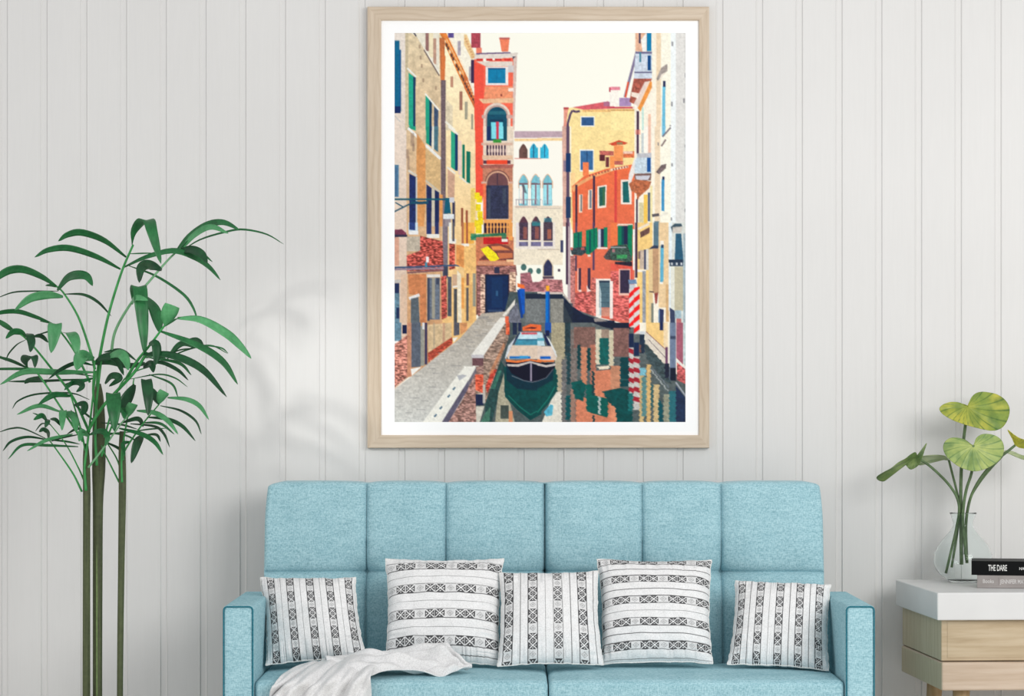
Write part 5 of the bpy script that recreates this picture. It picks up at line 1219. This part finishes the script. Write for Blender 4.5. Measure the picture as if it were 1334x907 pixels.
# books
def book(label, loc, rz, w, dpt, h, cover, text, edge):
    root = thing('book', label, 'book', loc, rz, 'books stacked on the side table')
    M_C = plain('book_cover', cover, 0.5, 0.05, 20); M_C.node_tree.nodes['Principled BSDF'].inputs['Specular IOR Level'].default_value = 0.12
    c = 0.0022
    # wrap-round cover: U-shaped section closed at the spine (front)
    sec = [(0, 0), (dpt, 0), (dpt, c), (c * 1.5, c), (c * 1.5, h - c), (dpt, h - c), (dpt, h), (0, h)]
    V = [Vector((x, y, z)) for x in (0, w) for (y, z) in sec]; n = len(sec)
    Fc = [(i, (i + 1) % n, n + (i + 1) % n, n + i) for i in range(n)]
    for o_ in (0, n): Fc += [(o_ + 0, o_ + 1, o_ + 2, o_ + 3), (o_ + 0, o_ + 3, o_ + 4, o_ + 7), (o_ + 4, o_ + 5, o_ + 6, o_ + 7)]
    o = mesh_obj('cover', V, Fc, M_C, root, smooth=False); bevel(o, 0.0008, 2)
    V, Fc = box_geo((0.003, c * 1.6, c), (w - 0.003, dpt - 0.004, h - c))
    mesh_obj('page_block', V, Fc, M_PAGE, root, smooth=False)['label'] = 'cream pages'
    for (s, x, z, size, sx, col) in text:
        cu = bpy.data.curves.new('spine_lettering', 'FONT'); cu.body = s; cu.size = size; cu.extrude = 0.0002; cu.align_y = 'CENTER'; cu.offset = size * 0.012
        tmp = bpy.data.objects.new('lettering_curve', cu); COL.objects.link(tmp); bpy.context.view_layer.update()
        tm = bpy.data.meshes.new_from_object(tmp); bpy.data.objects.remove(tmp, do_unlink=True)
        t = bpy.data.objects.new('spine_lettering', tm); COL.objects.link(t); t.parent = root
        t.location = (x, -0.0003, z); t.rotation_euler = (math.pi / 2, 0, 0); t.scale = (sx, 1, 1)
        tm.materials.clear(); tm.materials.append(plain('lettering_ink', col, 0.6, 0.02)); t['label'] = 'pale spine lettering'
    for (x, z, ww, hh, col) in edge:
        V, Fc = box_geo((x, -0.0003, z), (x + ww, 0.0002, z + hh))
        mesh_obj('spine_rule', V, Fc, plain('spine_rule_ink', col, 0.6, 0.02), root, smooth=False)
    return root
k = NT('book_pages', 0.8); f = k.noise(k.coord((2, 2, 900)), 1.0, 1); k.base(k.ramp(f, [(0.35, (205, 198, 184)), (0.65, (232, 226, 214))])); M_PAGE = k.m
BD1 = 7.93
kb1 = F / BD1
b1 = W(1273, 766, BD1); b1.z = TZ + 0.0006
H1 = 16.4 / kb1; H2 = 18.3 / kb1
book('thin grey paperback lying flat on the side table under the black book', b1, math.radians(-10.5), 0.225, 0.15, H1, (152, 146, 143),
     [('Books', 7.0 / kb1, H1 * .52, 0.0165, 0.82, (205, 202, 200)), ('JENNIFER MATTHEW', 29.5 / kb1, H1 * .50, 0.0180, 0.66, (208, 205, 203))],
     [(27.2 / kb1, H1 * .22, 0.0010, H1 * .6, (120, 114, 112)), (0.0005, H1 * .10, 0.22, 0.0006, (175, 170, 168))])
b2 = W(1265.5, 749.5, BD1 + 0.002); b2.z = TZ + 0.0006 + H1 + 0.0006
book('black paperback with white spine lettering lying on top of the grey one', b2, math.radians(-10.5), 0.235, 0.155, H2, (8, 9, 10),
     [('THE DARE', 21.5 / kb1, H2 * .50, 0.0262, 0.47, (225, 225, 222)), ('HARLEY', 61 / kb1, H2 * .48, 0.0125, 0.9, (215, 215, 212))], [])
# ------------------------------------------------------------------ the tall palm
PD_ = 7.80
plant = thing('potted_palm', 'tall green palm with three slim dark stems standing left of the sofa', 'plant', W(130, HOR + EYE * F / PD_, PD_))
PO = plant.location.copy(); PO.z = 0; plant.location = PO
def leafmat(name, lo, mid, hi, rough=0.42):
    k = NT(name, rough); k.b.inputs['Specular IOR Level'].default_value = 0.4
    f = k.noise(k.coord((30, 30, 30)), 1.0, 2); f2 = k.noise(k.coord((160, 160, 8)), 1.0, 2)
    k.base(k.mix(0.3, k.ramp(f, [(0.3, lo), (0.5, mid), (0.7, hi)]), k.ramp(f2, [(0.35, lo), (0.65, hi)])))
    return k.m
M_PALM = [leafmat('palm_leaf', (18, 80, 40), (26, 97, 50), (38, 112, 60)), leafmat('palm_leaf_pale', (60, 128, 78), (74, 144, 92), (88, 156, 104)), leafmat('palm_leaf_deep', (10, 54, 29), (16, 68, 36), (24, 82, 44))]
M_RACH = [leafmat('palm_stalk', (34, 120, 54), (46, 140, 66), (64, 156, 82)), leafmat('palm_stalk_pale', (96, 150, 104), (110, 164, 118), (124, 176, 130))]
k = NT('palm_trunk', 0.6); f = k.noise(k.coord((160, 160, 6)), 1.0, 3); f2 = k.noise(k.coord(), 90, 3)
k.base(k.mix(0.4, k.ramp(f, [(0.3, (58, 68, 44)), (0.7, (92, 104, 66))]), k.ramp(f2, [(0.3, (62, 62, 46)), (0.7, (88, 92, 66))]))); k.bump(f, 0.3, 0.002); M_TRUNK = k.m
M_STREAK = plain('pale_green_streak', (118, 140, 88), 0.5, 0.1, 60)

CR = {'A': (0, 260, 2.518), 'B': (0, 420, 4.123), 'E': (0, 270, 4.774), 'F': (150, 270, 4.317)}
def pc(c, p):
    x0, y0, s = CR[c]
    d = PD_ + (p[2] if len(p) > 2 else 0.0)
    return np.array(W(x0 + p[0] / s, y0 + p[1] / s, d))
def scale_of(c): return CR[c][2]

def trunk(pts, radii, mat, parent=plant, streak=None):
    P = [np.array(W(x, y, PD_ + dz)) for x, y, dz in pts]
    pp = catmull([np.append(p, r) for p, r in zip(P, radii)], 40)
    V, Fc = tube_geo([Vector(p[:3]) - PO for p in pp], [p[3] for p in pp], 16)
    o = mesh_obj('trunk', V, Fc, mat, parent)
    return o
q_ = PD_ / F
t1 = trunk([(112.5, 1035, 0.0), (112.6, 860, 0), (112.8, 700, 0), (113, 640, 0), (112.4, 600, 0), (112, 578, 0)], [5.2 * q_, 5.0 * q_, 4.8 * q_, 5.0 * q_, 4.6 * q_, 3.0 * q_], M_TRUNK)
t2 = trunk([(127, 1035, 0.03), (127, 900, 0.03), (127.2, 760, 0.03), (127.6, 660, 0.03), (128.6, 610, .03), (129, 560, .03), (128.6, 520, .03), (128, 500, .03)], [6.4 * q_, 6.2 * q_, 6.4 * q_, 6.8 * q_, 8.8 * q_, 8.6 * q_, 6.6 * q_, 3.5 * q_], M_TRUNK)
t3 = trunk([(156, 1035, -0.02), (156.4, 880, -0.02), (158, 740, -0.02), (159.4, 640, -0.02), (159, 590, -0.02), (158.8, 562, -0.02)], [3.8 * q_, 4.0 * q_, 4.3 * q_, 4.9 * q_, 4.6 * q_, 3.0 * q_], M_TRUNK)
V, Fc = tube_geo([W(126.2, y, PD_ + 0.03 - 5.6 * q_) - PO for y in (1000, 900, 800, 720, 662)], [0.0024, 0.0026, 0.0026, 0.0022, 0.0008], 8)  # thin raised strip standing in for the lighter stripe on this trunk
mesh_obj('trunk_streak', V, Fc, M_STREAK, plant)['label'] = 'pale green streak down the front of the thickest stem'

def make_frond(c, pts, r0, r1, mat=0):
    P = catmull([pc(c, p) for p in pts], 40)
    V, Fc = tube_geo([Vector(p) - PO for p in P], list(np.linspace(r0 * 1.3, r1 * 1.35, 40)), 8)
    return mesh_obj('frond', V, Fc, M_RACH[mat], plant)
def leaf(parent, c, pts, w, m=0, mode='o', roll=0.0, n=22, tipw=0.0):
    """pts in crop px (+ depth), w = visible width in crop px; mode h: the blade faces the room, o: arched blade"""
    s = scale_of(c); P = catmull([pc(c, p) for p in pts], n)
    wm = w / s * PD_ / F
    V, Fc = [], []
    prev = None
    for i, p in enumerate(P):
        t = i / (n - 1)
        tan = P[min(i + 1, n - 1)] - P[max(i - 1, 0)]; tan /= (np.linalg.norm(tan) + 1e-9)
        if mode == 'h': side = np.array([1.0, 0.0, 0.0]) - tan * tan[0]
        else:
            side = np.cross(tan, np.array([0, 1.0, 0]))
            if np.linalg.norm(side) < 0.15 and prev is not None: side = prev
        side = side / (np.linalg.norm(side) + 1e-9)
        if prev is not None and np.dot(side, prev) < 0: side = -side
        prev = side
        # the blade is tilted: its far edge runs back, so it is wider than it looks
        tilt = np.array([0, 1.0, 0]) * (0.9 if mode == 'o' else 0.25)
        sd = side + tilt
        wid = wm * 0.5 * max((math.sin(math.pi * min(t * 0.93 + 0.05, 1.0)) ** 0.75), 0.04)
        if tipw: wid = wm * 0.5 * max(math.sin(math.pi * min(t * 0.62 + 0.06, 1.0)) ** 0.8, .05)
        if mode == 'h': wid *= 0.22 + 0.78 * math.sin(min(t / 0.34, 1.0) * math.pi / 2)
        if t > 0.985: wid *= 0.2
        nr = np.cross(tan, sd); nr /= (np.linalg.norm(nr) + 1e-9)
        for a, fold in ((-1, 1), (-0.5, .45), (0, 0), (0.5, .45), (1, 1)):
            V.append(Vector(p + sd * a * wid + nr * fold * wid * 0.22) - PO)
    for i in range(n - 1):
        for j in range(4): Fc.append((i * 5 + j, i * 5 + j + 1, (i + 1) * 5 + j + 1, (i + 1) * 5 + j))
    o = mesh_obj('leaflet', V, Fc, M_PALM[m], parent); solid(o, 0.0009, 0)
    return o

# fronds as the photograph shows them: stalk, then its leaflets
f1 = make_frond('A', [(318, 660, .03), (322, 560, .02), (330, 500, .01), (358, 370, 0), (400, 235, -.01), (437, 148, -.02)], .0042, .0024)
leaf(f1, 'E', [(785, 310, -.01), (650, 205, -.04), (510, 155, -.06), (420, 170, -.07), (362, 212, -.08)], 40, 0)
leaf(f1, 'E', [(750, 385, -.01), (600, 305, -.05), (430, 252, -.08), (300, 265, -.10), (215, 312, -.12)], 38, 0)
leaf(f1, 'F', [(95, 212, -.02), (105, 140, -.05), (150, 82, -.09), (188, 78, -.12), (205, 130, -.15), (232, 225, -.16), (258, 318, -.17)], 66, 0, 'h')
leaf(f1, 'F', [(78, 262, -.01), (150, 260, .03), (235, 258, .06)], 8, 0)
leaf(f1, 'F', [(52, 337, 0), (180, 280, .04), (330, 247, .06), (450, 285, .07), (530, 340, .08), (592, 410, .08)], 34, 0)
leaf(f1, 'F', [(78, 330, 0), (230, 388, .07), (380, 488, .11), (440, 570, .12), (465, 650, .12)], 15, 0)
f2 = make_frond('E', [(590, 1010, 0), (565, 907, 0), (490, 690, -.01), (400, 540, -.03), (350, 490, -.04)], .0034, .0018)
leaf(f2, 'E', [(352, 492, -.04), (260, 430, -.06), (150, 385, -.08), (60, 390, -.1), (-10, 432, -.11), (-60, 490, -.12)], 46, 0)
leaf(f2, 'E', [(358, 518, -.04), (420, 445, -.07), (480, 425, -.10), (540, 435, -.12), (577, 490, -.14)], 58, 0)
leaf(f2, 'E', [(362, 522, -.03), (200, 522, .04), (80, 530, .08), (-30, 570, .1)], 9, 2)
leaf(f2, 'E', [(392, 556, -.03), (300, 543, -.06), (190, 565, -.09), (90, 642, -.12)], 50, 1)
leaf(f2, 'E', [(408, 540, -.03), (520, 545, .03), (610, 592, .06), (692, 678, .07)], 18, 2)
leaf(f2, 'E', [(352, 497, -.04), (315, 485, -.03), (282, 487, -.02)], 14, 0)
f3 = make_frond('E', [(560, 1090, -.02), (470, 907, -.03), (380, 780, -.05), (322, 722, -.07)], .0030, .0016)
leaf(f3, 'E', [(325, 724, -.07), (220, 680, -.08), (110, 647, -.09), (0, 655, -.1), (-70, 690, -.11)], 28, 0)
leaf(f3, 'E', [(372, 748, -.06), (345, 728, -.09), (336, 790, -.11), (318, 907, -.12)], 84, 1, 'h')
leaf(f3, 'E', [(388, 782, -.05), (440, 790, -.08), (470, 840, -.1), (482, 925, -.11)], 64, 1, 'h')
leaf(f3, 'E', [(325, 724, -.07), (290, 712, -.05), (248, 708, -.04)], 14, 0)
leaf(f3, 'E', [(385, 775, -.04), (335, 768, .02), (295, 775, .04), (205, 803, .05)], 10, 2)
f4 = make_frond('B', [(480, 590, .01), (390, 400, -.02), (270, 240, -.06), (180, 130, -.09), (130, 80, -.1), (75, 42, -.11)], .0034, .0014)
leaf(f4, 'E', [(90, 772, -.1), (30, 730, -.12), (-40, 690, -.13)], 34, 0)
leaf(f4, 'E', [(165, 805, -.09), (130, 775, -.11), (80, 775, -.12), (35, 818, -.13)], 38, 0)
leaf(f4, 'E', [(165, 785, -.09), (185, 800, -.12), (196, 850, -.14), (188, 902, -.15)], 50, 2, 'h')
leaf(f4, 'E', [(205, 805, -.08), (255, 803, -.06), (300, 842, -.05)], 26, 2)
leaf(f4, 'E', [(160, 825, -.09), (105, 855, -.02), (55, 910, .0), (35, 960, .01)], 8, 2)
f5 = make_frond('F', [(-25, 860, .02), (0, 700, .02), (90, 540, .04), (190, 420, .06), (290, 305, .08), (348, 248, .09)], .0036, .0022, 1)
leaf(f5, 'F', [(345, 246, .09), (420, 165, .08), (520, 102, .06), (610, 88, .04), (700, 128, .03)], 42, 0)
leaf(f5, 'F', [(365, 246, .09), (450, 155, .06), (540, 113, .03), (637, 148, .0)], 38, 1)
leaf(f5, 'F', [(375, 245, .09), (480, 182, .12), (620, 140, .14), (720, 126, .15), (850, 152, .16), (948, 208, .16)], 12, 0)
leaf(f5, 'F', [(345, 258, .09), (420, 240, .06), (485, 265, .03), (518, 318, .01)], 48, 2)
leaf(f5, 'F', [(350, 252, .09), (480, 262, .12), (548, 308, .14)], 14, 0)
leaf(f5, 'F', [(262, 352, .07), (215, 328, .03), (170, 325, -.01), (140, 355, -.04), (136, 425, -.05)], 56, 2)
leaf(f5, 'F', [(98, 540, .04), (108, 475, 0), (135, 450, -.04), (146, 540, -.07), (158, 690, -.08), (166, 830, -.08)], 78, 0, 'h')
leaf(f5, 'F', [(168, 505, .04), (215, 570, -.02), (238, 640, -.04), (249, 705, -.05)], 58, 0)
leaf(f5, 'F', [(96, 545, .04), (110, 515, -.06), (140, 512, -.09), (185, 524, -.10)], 34, 1)
f7 = make_frond('F', [(60, 970, -.04), (120, 870, -.05), (200, 770, -.07), (276, 668, -.1)], .0038, .0022)
leaf(f7, 'F', [(278, 672, -.1), (300, 610, -.13), (325, 552, -.15)], 88, 1, 'h', tipw=1)
leaf(f7, 'F', [(350, 625, -.1), (480, 635, -.12), (620, 710, -.13), (700, 780, -.14), (766, 852, -.14)], 46, 1)
leaf(f7, 'F', [(276, 672, -.1), (312, 648, -.1), (352, 625, -.1)], 14, 0)
leaf(f7, 'A', [(525, 432, -.09), (650, 480, -.05), (730, 533, -.03), (780, 607, -.02)], 22, 0)
leaf(f7, 'A', [(470, 508, -.08), (560, 512, -.11), (660, 556, -.14), (744, 648, -.16)], 24, 2)
leaf(f7, 'F', [(190, 770, -.07), (225, 770, -.1), (232, 830, -.11), (225, 890, -.12)], 46, 2)
leaf(f7, 'F', [(300, 838, .02), (380, 770, .04), (455, 792, .05)], 30, 0)
leaf(f7, 'F', [(400, 752, .03), (455, 747, .05), (496, 772, .06)], 26, 2)
leaf(f7, 'F', [(470, 775, .03), (590, 790, .08), (636, 822, .09)], 8, 0)
leaf(f7, 'F', [(300, 838, .02), (360, 805, .05), (455, 792, .06)], 8, 0)
# lower crown
f8 = make_frond('B', [(445, 640, -.02), (380, 540, -.04), (210, 285, -.08), (150, 245, -.09), (0, 182, -.11)], .0030, .0012)
leaf(f8, 'B', [(150, 246, -.09), (60, 205, -.11), (-30, 180, -.12)], 18, 2)
leaf(f8, 'B', [(150, 246, -.09), (132, 210, -.12), (150, 186, -.14), (185, 190, -.16), (188, 245, -.17)], 50, 2, 'h')
leaf(f8, 'B', [(360, 505, -.05), (340, 475, -.08), (335, 520, -.11), (333, 582, -.12)], 38, 1, 'h')
leaf(f8, 'B', [(345, 485, -.05), (395, 510, -.08), (412, 590, -.1)], 38, 1)
leaf(f8, 'B', [(215, 290, -.08), (150, 310, -.06), (132, 330, -.05)], 18, 2)
f9 = make_frond('B', [(520, 480, .0), (500, 380, -.02), (505, 265, -.03), (510, 205, -.03)], .0030, .0016)
leaf(f9, 'B', [(505, 268, -.03), (300, 265, -.07), (130, 265, -.10), (0, 335, -.12)], 32, 1)
leaf(f9, 'B', [(505, 290, -.03), (250, 255, .02), (0, 250, .04), (-60, 262, .04)], 14, 0)
leaf(f9, 'B', [(470, 305, -.03), (200, 315, .0), (40, 318, .02)], 14, 2)
leaf(f9, 'B', [(250, 325, -.07), (190, 300, -.05), (138, 328, -.04)], 20, 2)
leaf(f9, 'B', [(505, 195, -.03), (450, 178, -.08), (425, 205, -.12), (412, 258, -.14)], 66, 1)
leaf(f9, 'B', [(510, 215, -.03), (560, 190, -.04), (620, 195, -.05), (665, 285, -.06)], 42, 2)
leaf(f9, 'B', [(575, 190, -.03), (640, 170, -.08), (672, 200, -.1), (690, 258, -.11)], 48, 1)
leaf(f9, 'B', [(560, 160, .0), (650, 152, .03), (735, 208, .05)], 18, 2)
leaf(f9, 'B', [(505, 225, -.02), (590, 215, .02), (700, 235, .05), (780, 215, .06)], 34, 2)
leaf(f9, 'B', [(500, 230, -.02), (420, 215, -.06), (330, 250, -.09), (260, 305, -.1)], 20, 2)
leaf(f9, 'B', [(500, 300, -.02), (420, 320, -.06), (380, 330, -.09), (345, 365, -.1)], 26, 0)
f10 = make_frond('B', [(465, 720, .0), (430, 560, -.03), (380, 395, -.06), (350, 330, -.07)], .0026, .0012)
leaf(f10, 'B', [(480, 415, -.04), (380, 380, -.02), (200, 385, 0), (100, 420, .0), (65, 466, .01)], 9, 2)
leaf(f10, 'B', [(385, 396, -.06), (290, 388, -.09), (205, 442, -.11)], 30, 0)
leaf(f10, 'B', [(330, 482, -.06), (210, 447, -.10), (90, 496, -.12)], 22, 1)
leaf(f10, 'B', [(400, 445, -.06), (450, 440, -.09), (448, 480, -.1), (440, 500, -.11)], 34, 2)
leaf(f10, 'B', [(350, 335, -.07), (420, 325, -.10), (440, 345, -.12), (410, 375, -.13)], 30, 2)
leaf(f10, 'B', [(430, 545, -.05), (400, 500, .0), (380, 470, .02)], 12, 0)
leaf(f10, 'B', [(395, 440, -.06), (470, 500, .0), (520, 540, .02)], 10, 0)
f11 = make_frond('B', [(440, 910, .0), (390, 810, -.01), (300, 680, -.04), (262, 630, -.05)], .0026, .0012)
leaf(f11, 'B', [(262, 632, -.05), (130, 572, -.02), (60, 570, 0), (-10, 592, 0)], 9, 2)
leaf(f11, 'B', [(262, 632, -.05), (150, 615, -.08), (60, 640, -.1), (15, 692, -.11)], 14, 2)
leaf(f11, 'B', [(420, 668, -.03), (250, 660, -.06), (120, 660, -.08), (43, 736, -.1)], 16, 0)
leaf(f11, 'B', [(390, 600, -.03), (250, 632, -.07), (145, 692, -.09)], 18, 1)
leaf(f11, 'B', [(262, 628, -.05), (258, 590, -.09), (232, 575, -.11), (210, 590, -.12)], 26, 2)
leaf(f11, 'B', [(262, 632, -.05), (350, 640, -.01), (430, 655, .01)], 10, 0)
leaf(f11, 'B', [(275, 640, -.05), (330, 622, -.02), (440, 600, .01)], 10, 2)
f12 = make_frond('B', [(455, 860, .02), (420, 780, .0), (350, 650, -.04), (250, 525, -.08)], .0022, .0010)
leaf(f12, 'B', [(252, 528, -.08), (225, 500, -.1), (180, 525, -.12)], 28, 0)
leaf(f12, 'B', [(250, 520, -.08), (255, 535, -.11), (242, 566, -.12)], 28, 2, 'h')
leaf(f12, 'B', [(255, 525, -.08), (210, 500, -.05), (175, 487, -.04)], 8, 0)
leaf(f12, 'B', [(270, 550, -.08), (225, 545, -.03), (190, 585, -.02)], 7, 2)
leaf(f12, 'B', [(270, 520, -.08), (300, 525, -.1), (330, 560, -.11)], 18, 2)
f13 = make_frond('B', [(475, 780, -.03), (560, 670, -.05), (650, 545, -.08), (700, 490, -.09)], .0026, .0014, 1)
leaf(f13, 'B', [(690, 510, -.09), (700, 470, -.12), (718, 438, -.14)], 52, 1, 'h', tipw=1)
leaf(f13, 'B', [(735, 475, -.09), (830, 488, -.12), (900, 530, -.14), (957, 602, -.15)], 26, 1)
leaf(f13, 'B', [(655, 540, -.08), (740, 520, -.05), (770, 562, -.04)], 24, 2)
leaf(f13, 'B', [(640, 570, -.07), (760, 602, -.09), (830, 645, -.11), (876, 712, -.12)], 24, 0)
leaf(f13, 'B', [(480, 605, -.05), (540, 585, -.09), (575, 610, -.11), (565, 665, -.12)], 30, 0)
leaf(f13, 'B', [(475, 610, -.05), (440, 590, -.09), (425, 640, -.11)], 36, 1)
leaf(f13, 'B', [(480, 600, -.05), (420, 570, -.02), (360, 600, .0)], 14, 2)
f14 = make_frond('B', [(660, 740, -.03), (670, 690, -.04), (760, 555, -.07), (855, 440, -.1)], .0026, .0014)
leaf(f14, 'B', [(850, 445, -.1), (868, 400, -.13), (886, 372, -.14)], 56, 1, 'h', tipw=1)
leaf(f14, 'B', [(900, 405, -.1), (1000, 415, -.12), (1070, 450, -.13), (1122, 524, -.14)], 24, 1)
leaf(f14, 'B', [(860, 448, -.1), (970, 475, -.06), (1050, 530, -.05), (1082, 602, -.04)], 12, 2)
leaf(f14, 'B', [(790, 510, -.08), (900, 522, -.1), (980, 560, -.12), (1050, 638, -.13)], 20, 2)
leaf(f14, 'B', [(700, 545, -.04), (830, 560, 0), (880, 600, .02), (912, 672, .03)], 14, 2)
leaf(f14, 'B', [(760, 540, -.06), (860, 545, -.02), (937, 602, 0)], 14, 0)
leaf(f14, 'B', [(690, 592, -.03), (800, 575, .03), (895, 570, .05)], 8, 0)
leaf(f14, 'B', [(780, 605, -.03), (840, 605, .0), (862, 642, .02)], 14, 2)
leaf(f14, 'B', [(765, 608, -.05), (735, 650, -.08), (705, 757, -.1)], 42, 2)
leaf(f14, 'B', [(700, 640, -.04), (660, 655, -.07), (672, 720, -.09)], 20, 0)
f15 = make_frond('B', [(545, 720, -.02), (600, 560, -.05), (680, 420, -.07), (720, 330, -.08)], .0026, .0014)
leaf(f15, 'B', [(775, 330, -.08), (785, 312, -.12), (796, 400, -.15), (796, 502, -.16)], 58, 2, 'h')
leaf(f15, 'B', [(795, 345, -.08), (830, 395, -.1), (852, 442, -.11)], 38, 2)
leaf(f15, 'B', [(600, 420, -.07), (606, 385, -.13), (612, 470, -.17), (614, 585, -.18)], 76, 0, 'h')
leaf(f15, 'B', [(635, 410, -.07), (662, 450, -.1), (668, 520, -.12)], 44, 0)
leaf(f15, 'B', [(722, 335, -.08), (672, 420, -.1), (648, 485, -.11)], 56, 2)
leaf(f15, 'B', [(565, 330, -.05), (600, 290, -.09), (640, 300, -.11), (585, 345, -.12)], 36, 2)
f16 = make_frond('B', [(560, 620, -.02), (640, 350, -.02), (720, 270, .0), (800, 240, .02)], .0024, .0012)
leaf(f16, 'B', [(720, 240, -.01), (850, 215, -.04), (950, 255, -.06), (1012, 312, -.07)], 20, 2)
leaf(f16, 'B', [(800, 190, .0), (960, 220, .05), (1028, 284, .06)], 16, 0)
leaf(f16, 'B', [(700, 305, -.01), (850, 280, .04), (940, 300, .06), (1008, 348, .07)], 8, 0)
leaf(f16, 'B', [(800, 280, .0), (920, 330, .05), (957, 405, .06)], 11, 0)
leaf(f16, 'B', [(770, 245, 0), (810, 225, -.05), (825, 270, -.07)], 38, 2)
leaf(f16, 'B', [(905, 180, .03), (975, 115, .0), (1058, 138, -.02)], 28, 0)
leaf(f16, 'B', [(1000, 118, .03), (1060, 98, .0), (1092, 118, -.01)], 20, 2)
leaf(f16, 'B', [(860, 215, .03), (1000, 150, .07), (1130, 125, .08), (1222, 168, .09)], 9, 0)
leaf(f16, 'B', [(780, 190, -.03), (830, 172, -.07), (890, 195, -.09)], 32, 1)
f17 = make_frond('B', [(660, 850, -.02), (630, 740, .0), (570, 640, .03), (545, 600, .04)], .0022, .0010)
leaf(f17, 'B', [(560, 640, .03), (640, 680, .02), (655, 712, .02)], 14, 2)
leaf(f17, 'B', [(560, 620, .04), (600, 600, .06), (700, 590, .07)], 9, 0)
f18 = make_frond('B', [(640, 860, -.02), (590, 760, -.01), (560, 700, 0), (545, 660, .0)], .0022, .0010)
leaf(f18, 'B', [(545, 540, .0), (650, 550, .04), (740, 575, .06)], 10, 2)
leaf(f18, 'B', [(545, 590, .0), (680, 610, .04), (760, 660, .06)], 9, 0)
# leaf bases sheathing the stems
for (c, pts, r0, r1) in (('B', [(462, 905, -.02), (455, 780, -.02), (470, 650, -.02), (490, 480, -.02), (515, 260, -.01)], .0034, .0020), ('B', [(520, 770, -.02), (512, 600, -.02), (520, 420, -.02), (545, 200, -.01)], .0034, .0022), ('B', [(655, 860, -.04), (655, 700, -.04), (690, 480, -.05), (720, 300, -.05)], .0026, .0014), ('B', [(470, 590, -.03), (520, 500, -.04), (580, 420, -.06), (720, 270, -.06), (790, 160, -.06)], .0038, .0034)):
    make_frond(c, pts, r0, r1)

# the pot and its soil, below the picture's edge
k = NT('grey_planter', 0.6); f = k.noise(k.coord(), 40, 3); k.base(k.ramp(f, [(0.3, (168, 166, 162)), (0.7, (190, 188, 184))])); M_POT = k.m
V, Fc = lathe_geo([(0.0005, 0.0), (0.105, 0.0), (0.118, 0.01), (0.145, 0.255), (0.147, 0.265), (0.137, 0.265), (0.133, 0.24), (0.110, 0.02), (0.0005, 0.018)], 48)
mesh_obj('planter', V, Fc, M_POT, plant)
k = NT('potting_soil', 0.95); f = k.noise(k.coord(), 120, 4); k.base(k.ramp(f, [(0.3, (38, 30, 24)), (0.7, (66, 52, 42))])); k.bump(f, 0.8, 0.01)
V, Fc = lathe_geo([(0.0005, 0.235), (0.06, 0.232), (0.1335, 0.228), (0.12, 0.10), (0.0005, 0.10)], 48)
mesh_obj('soil', V, Fc, k.m, plant)
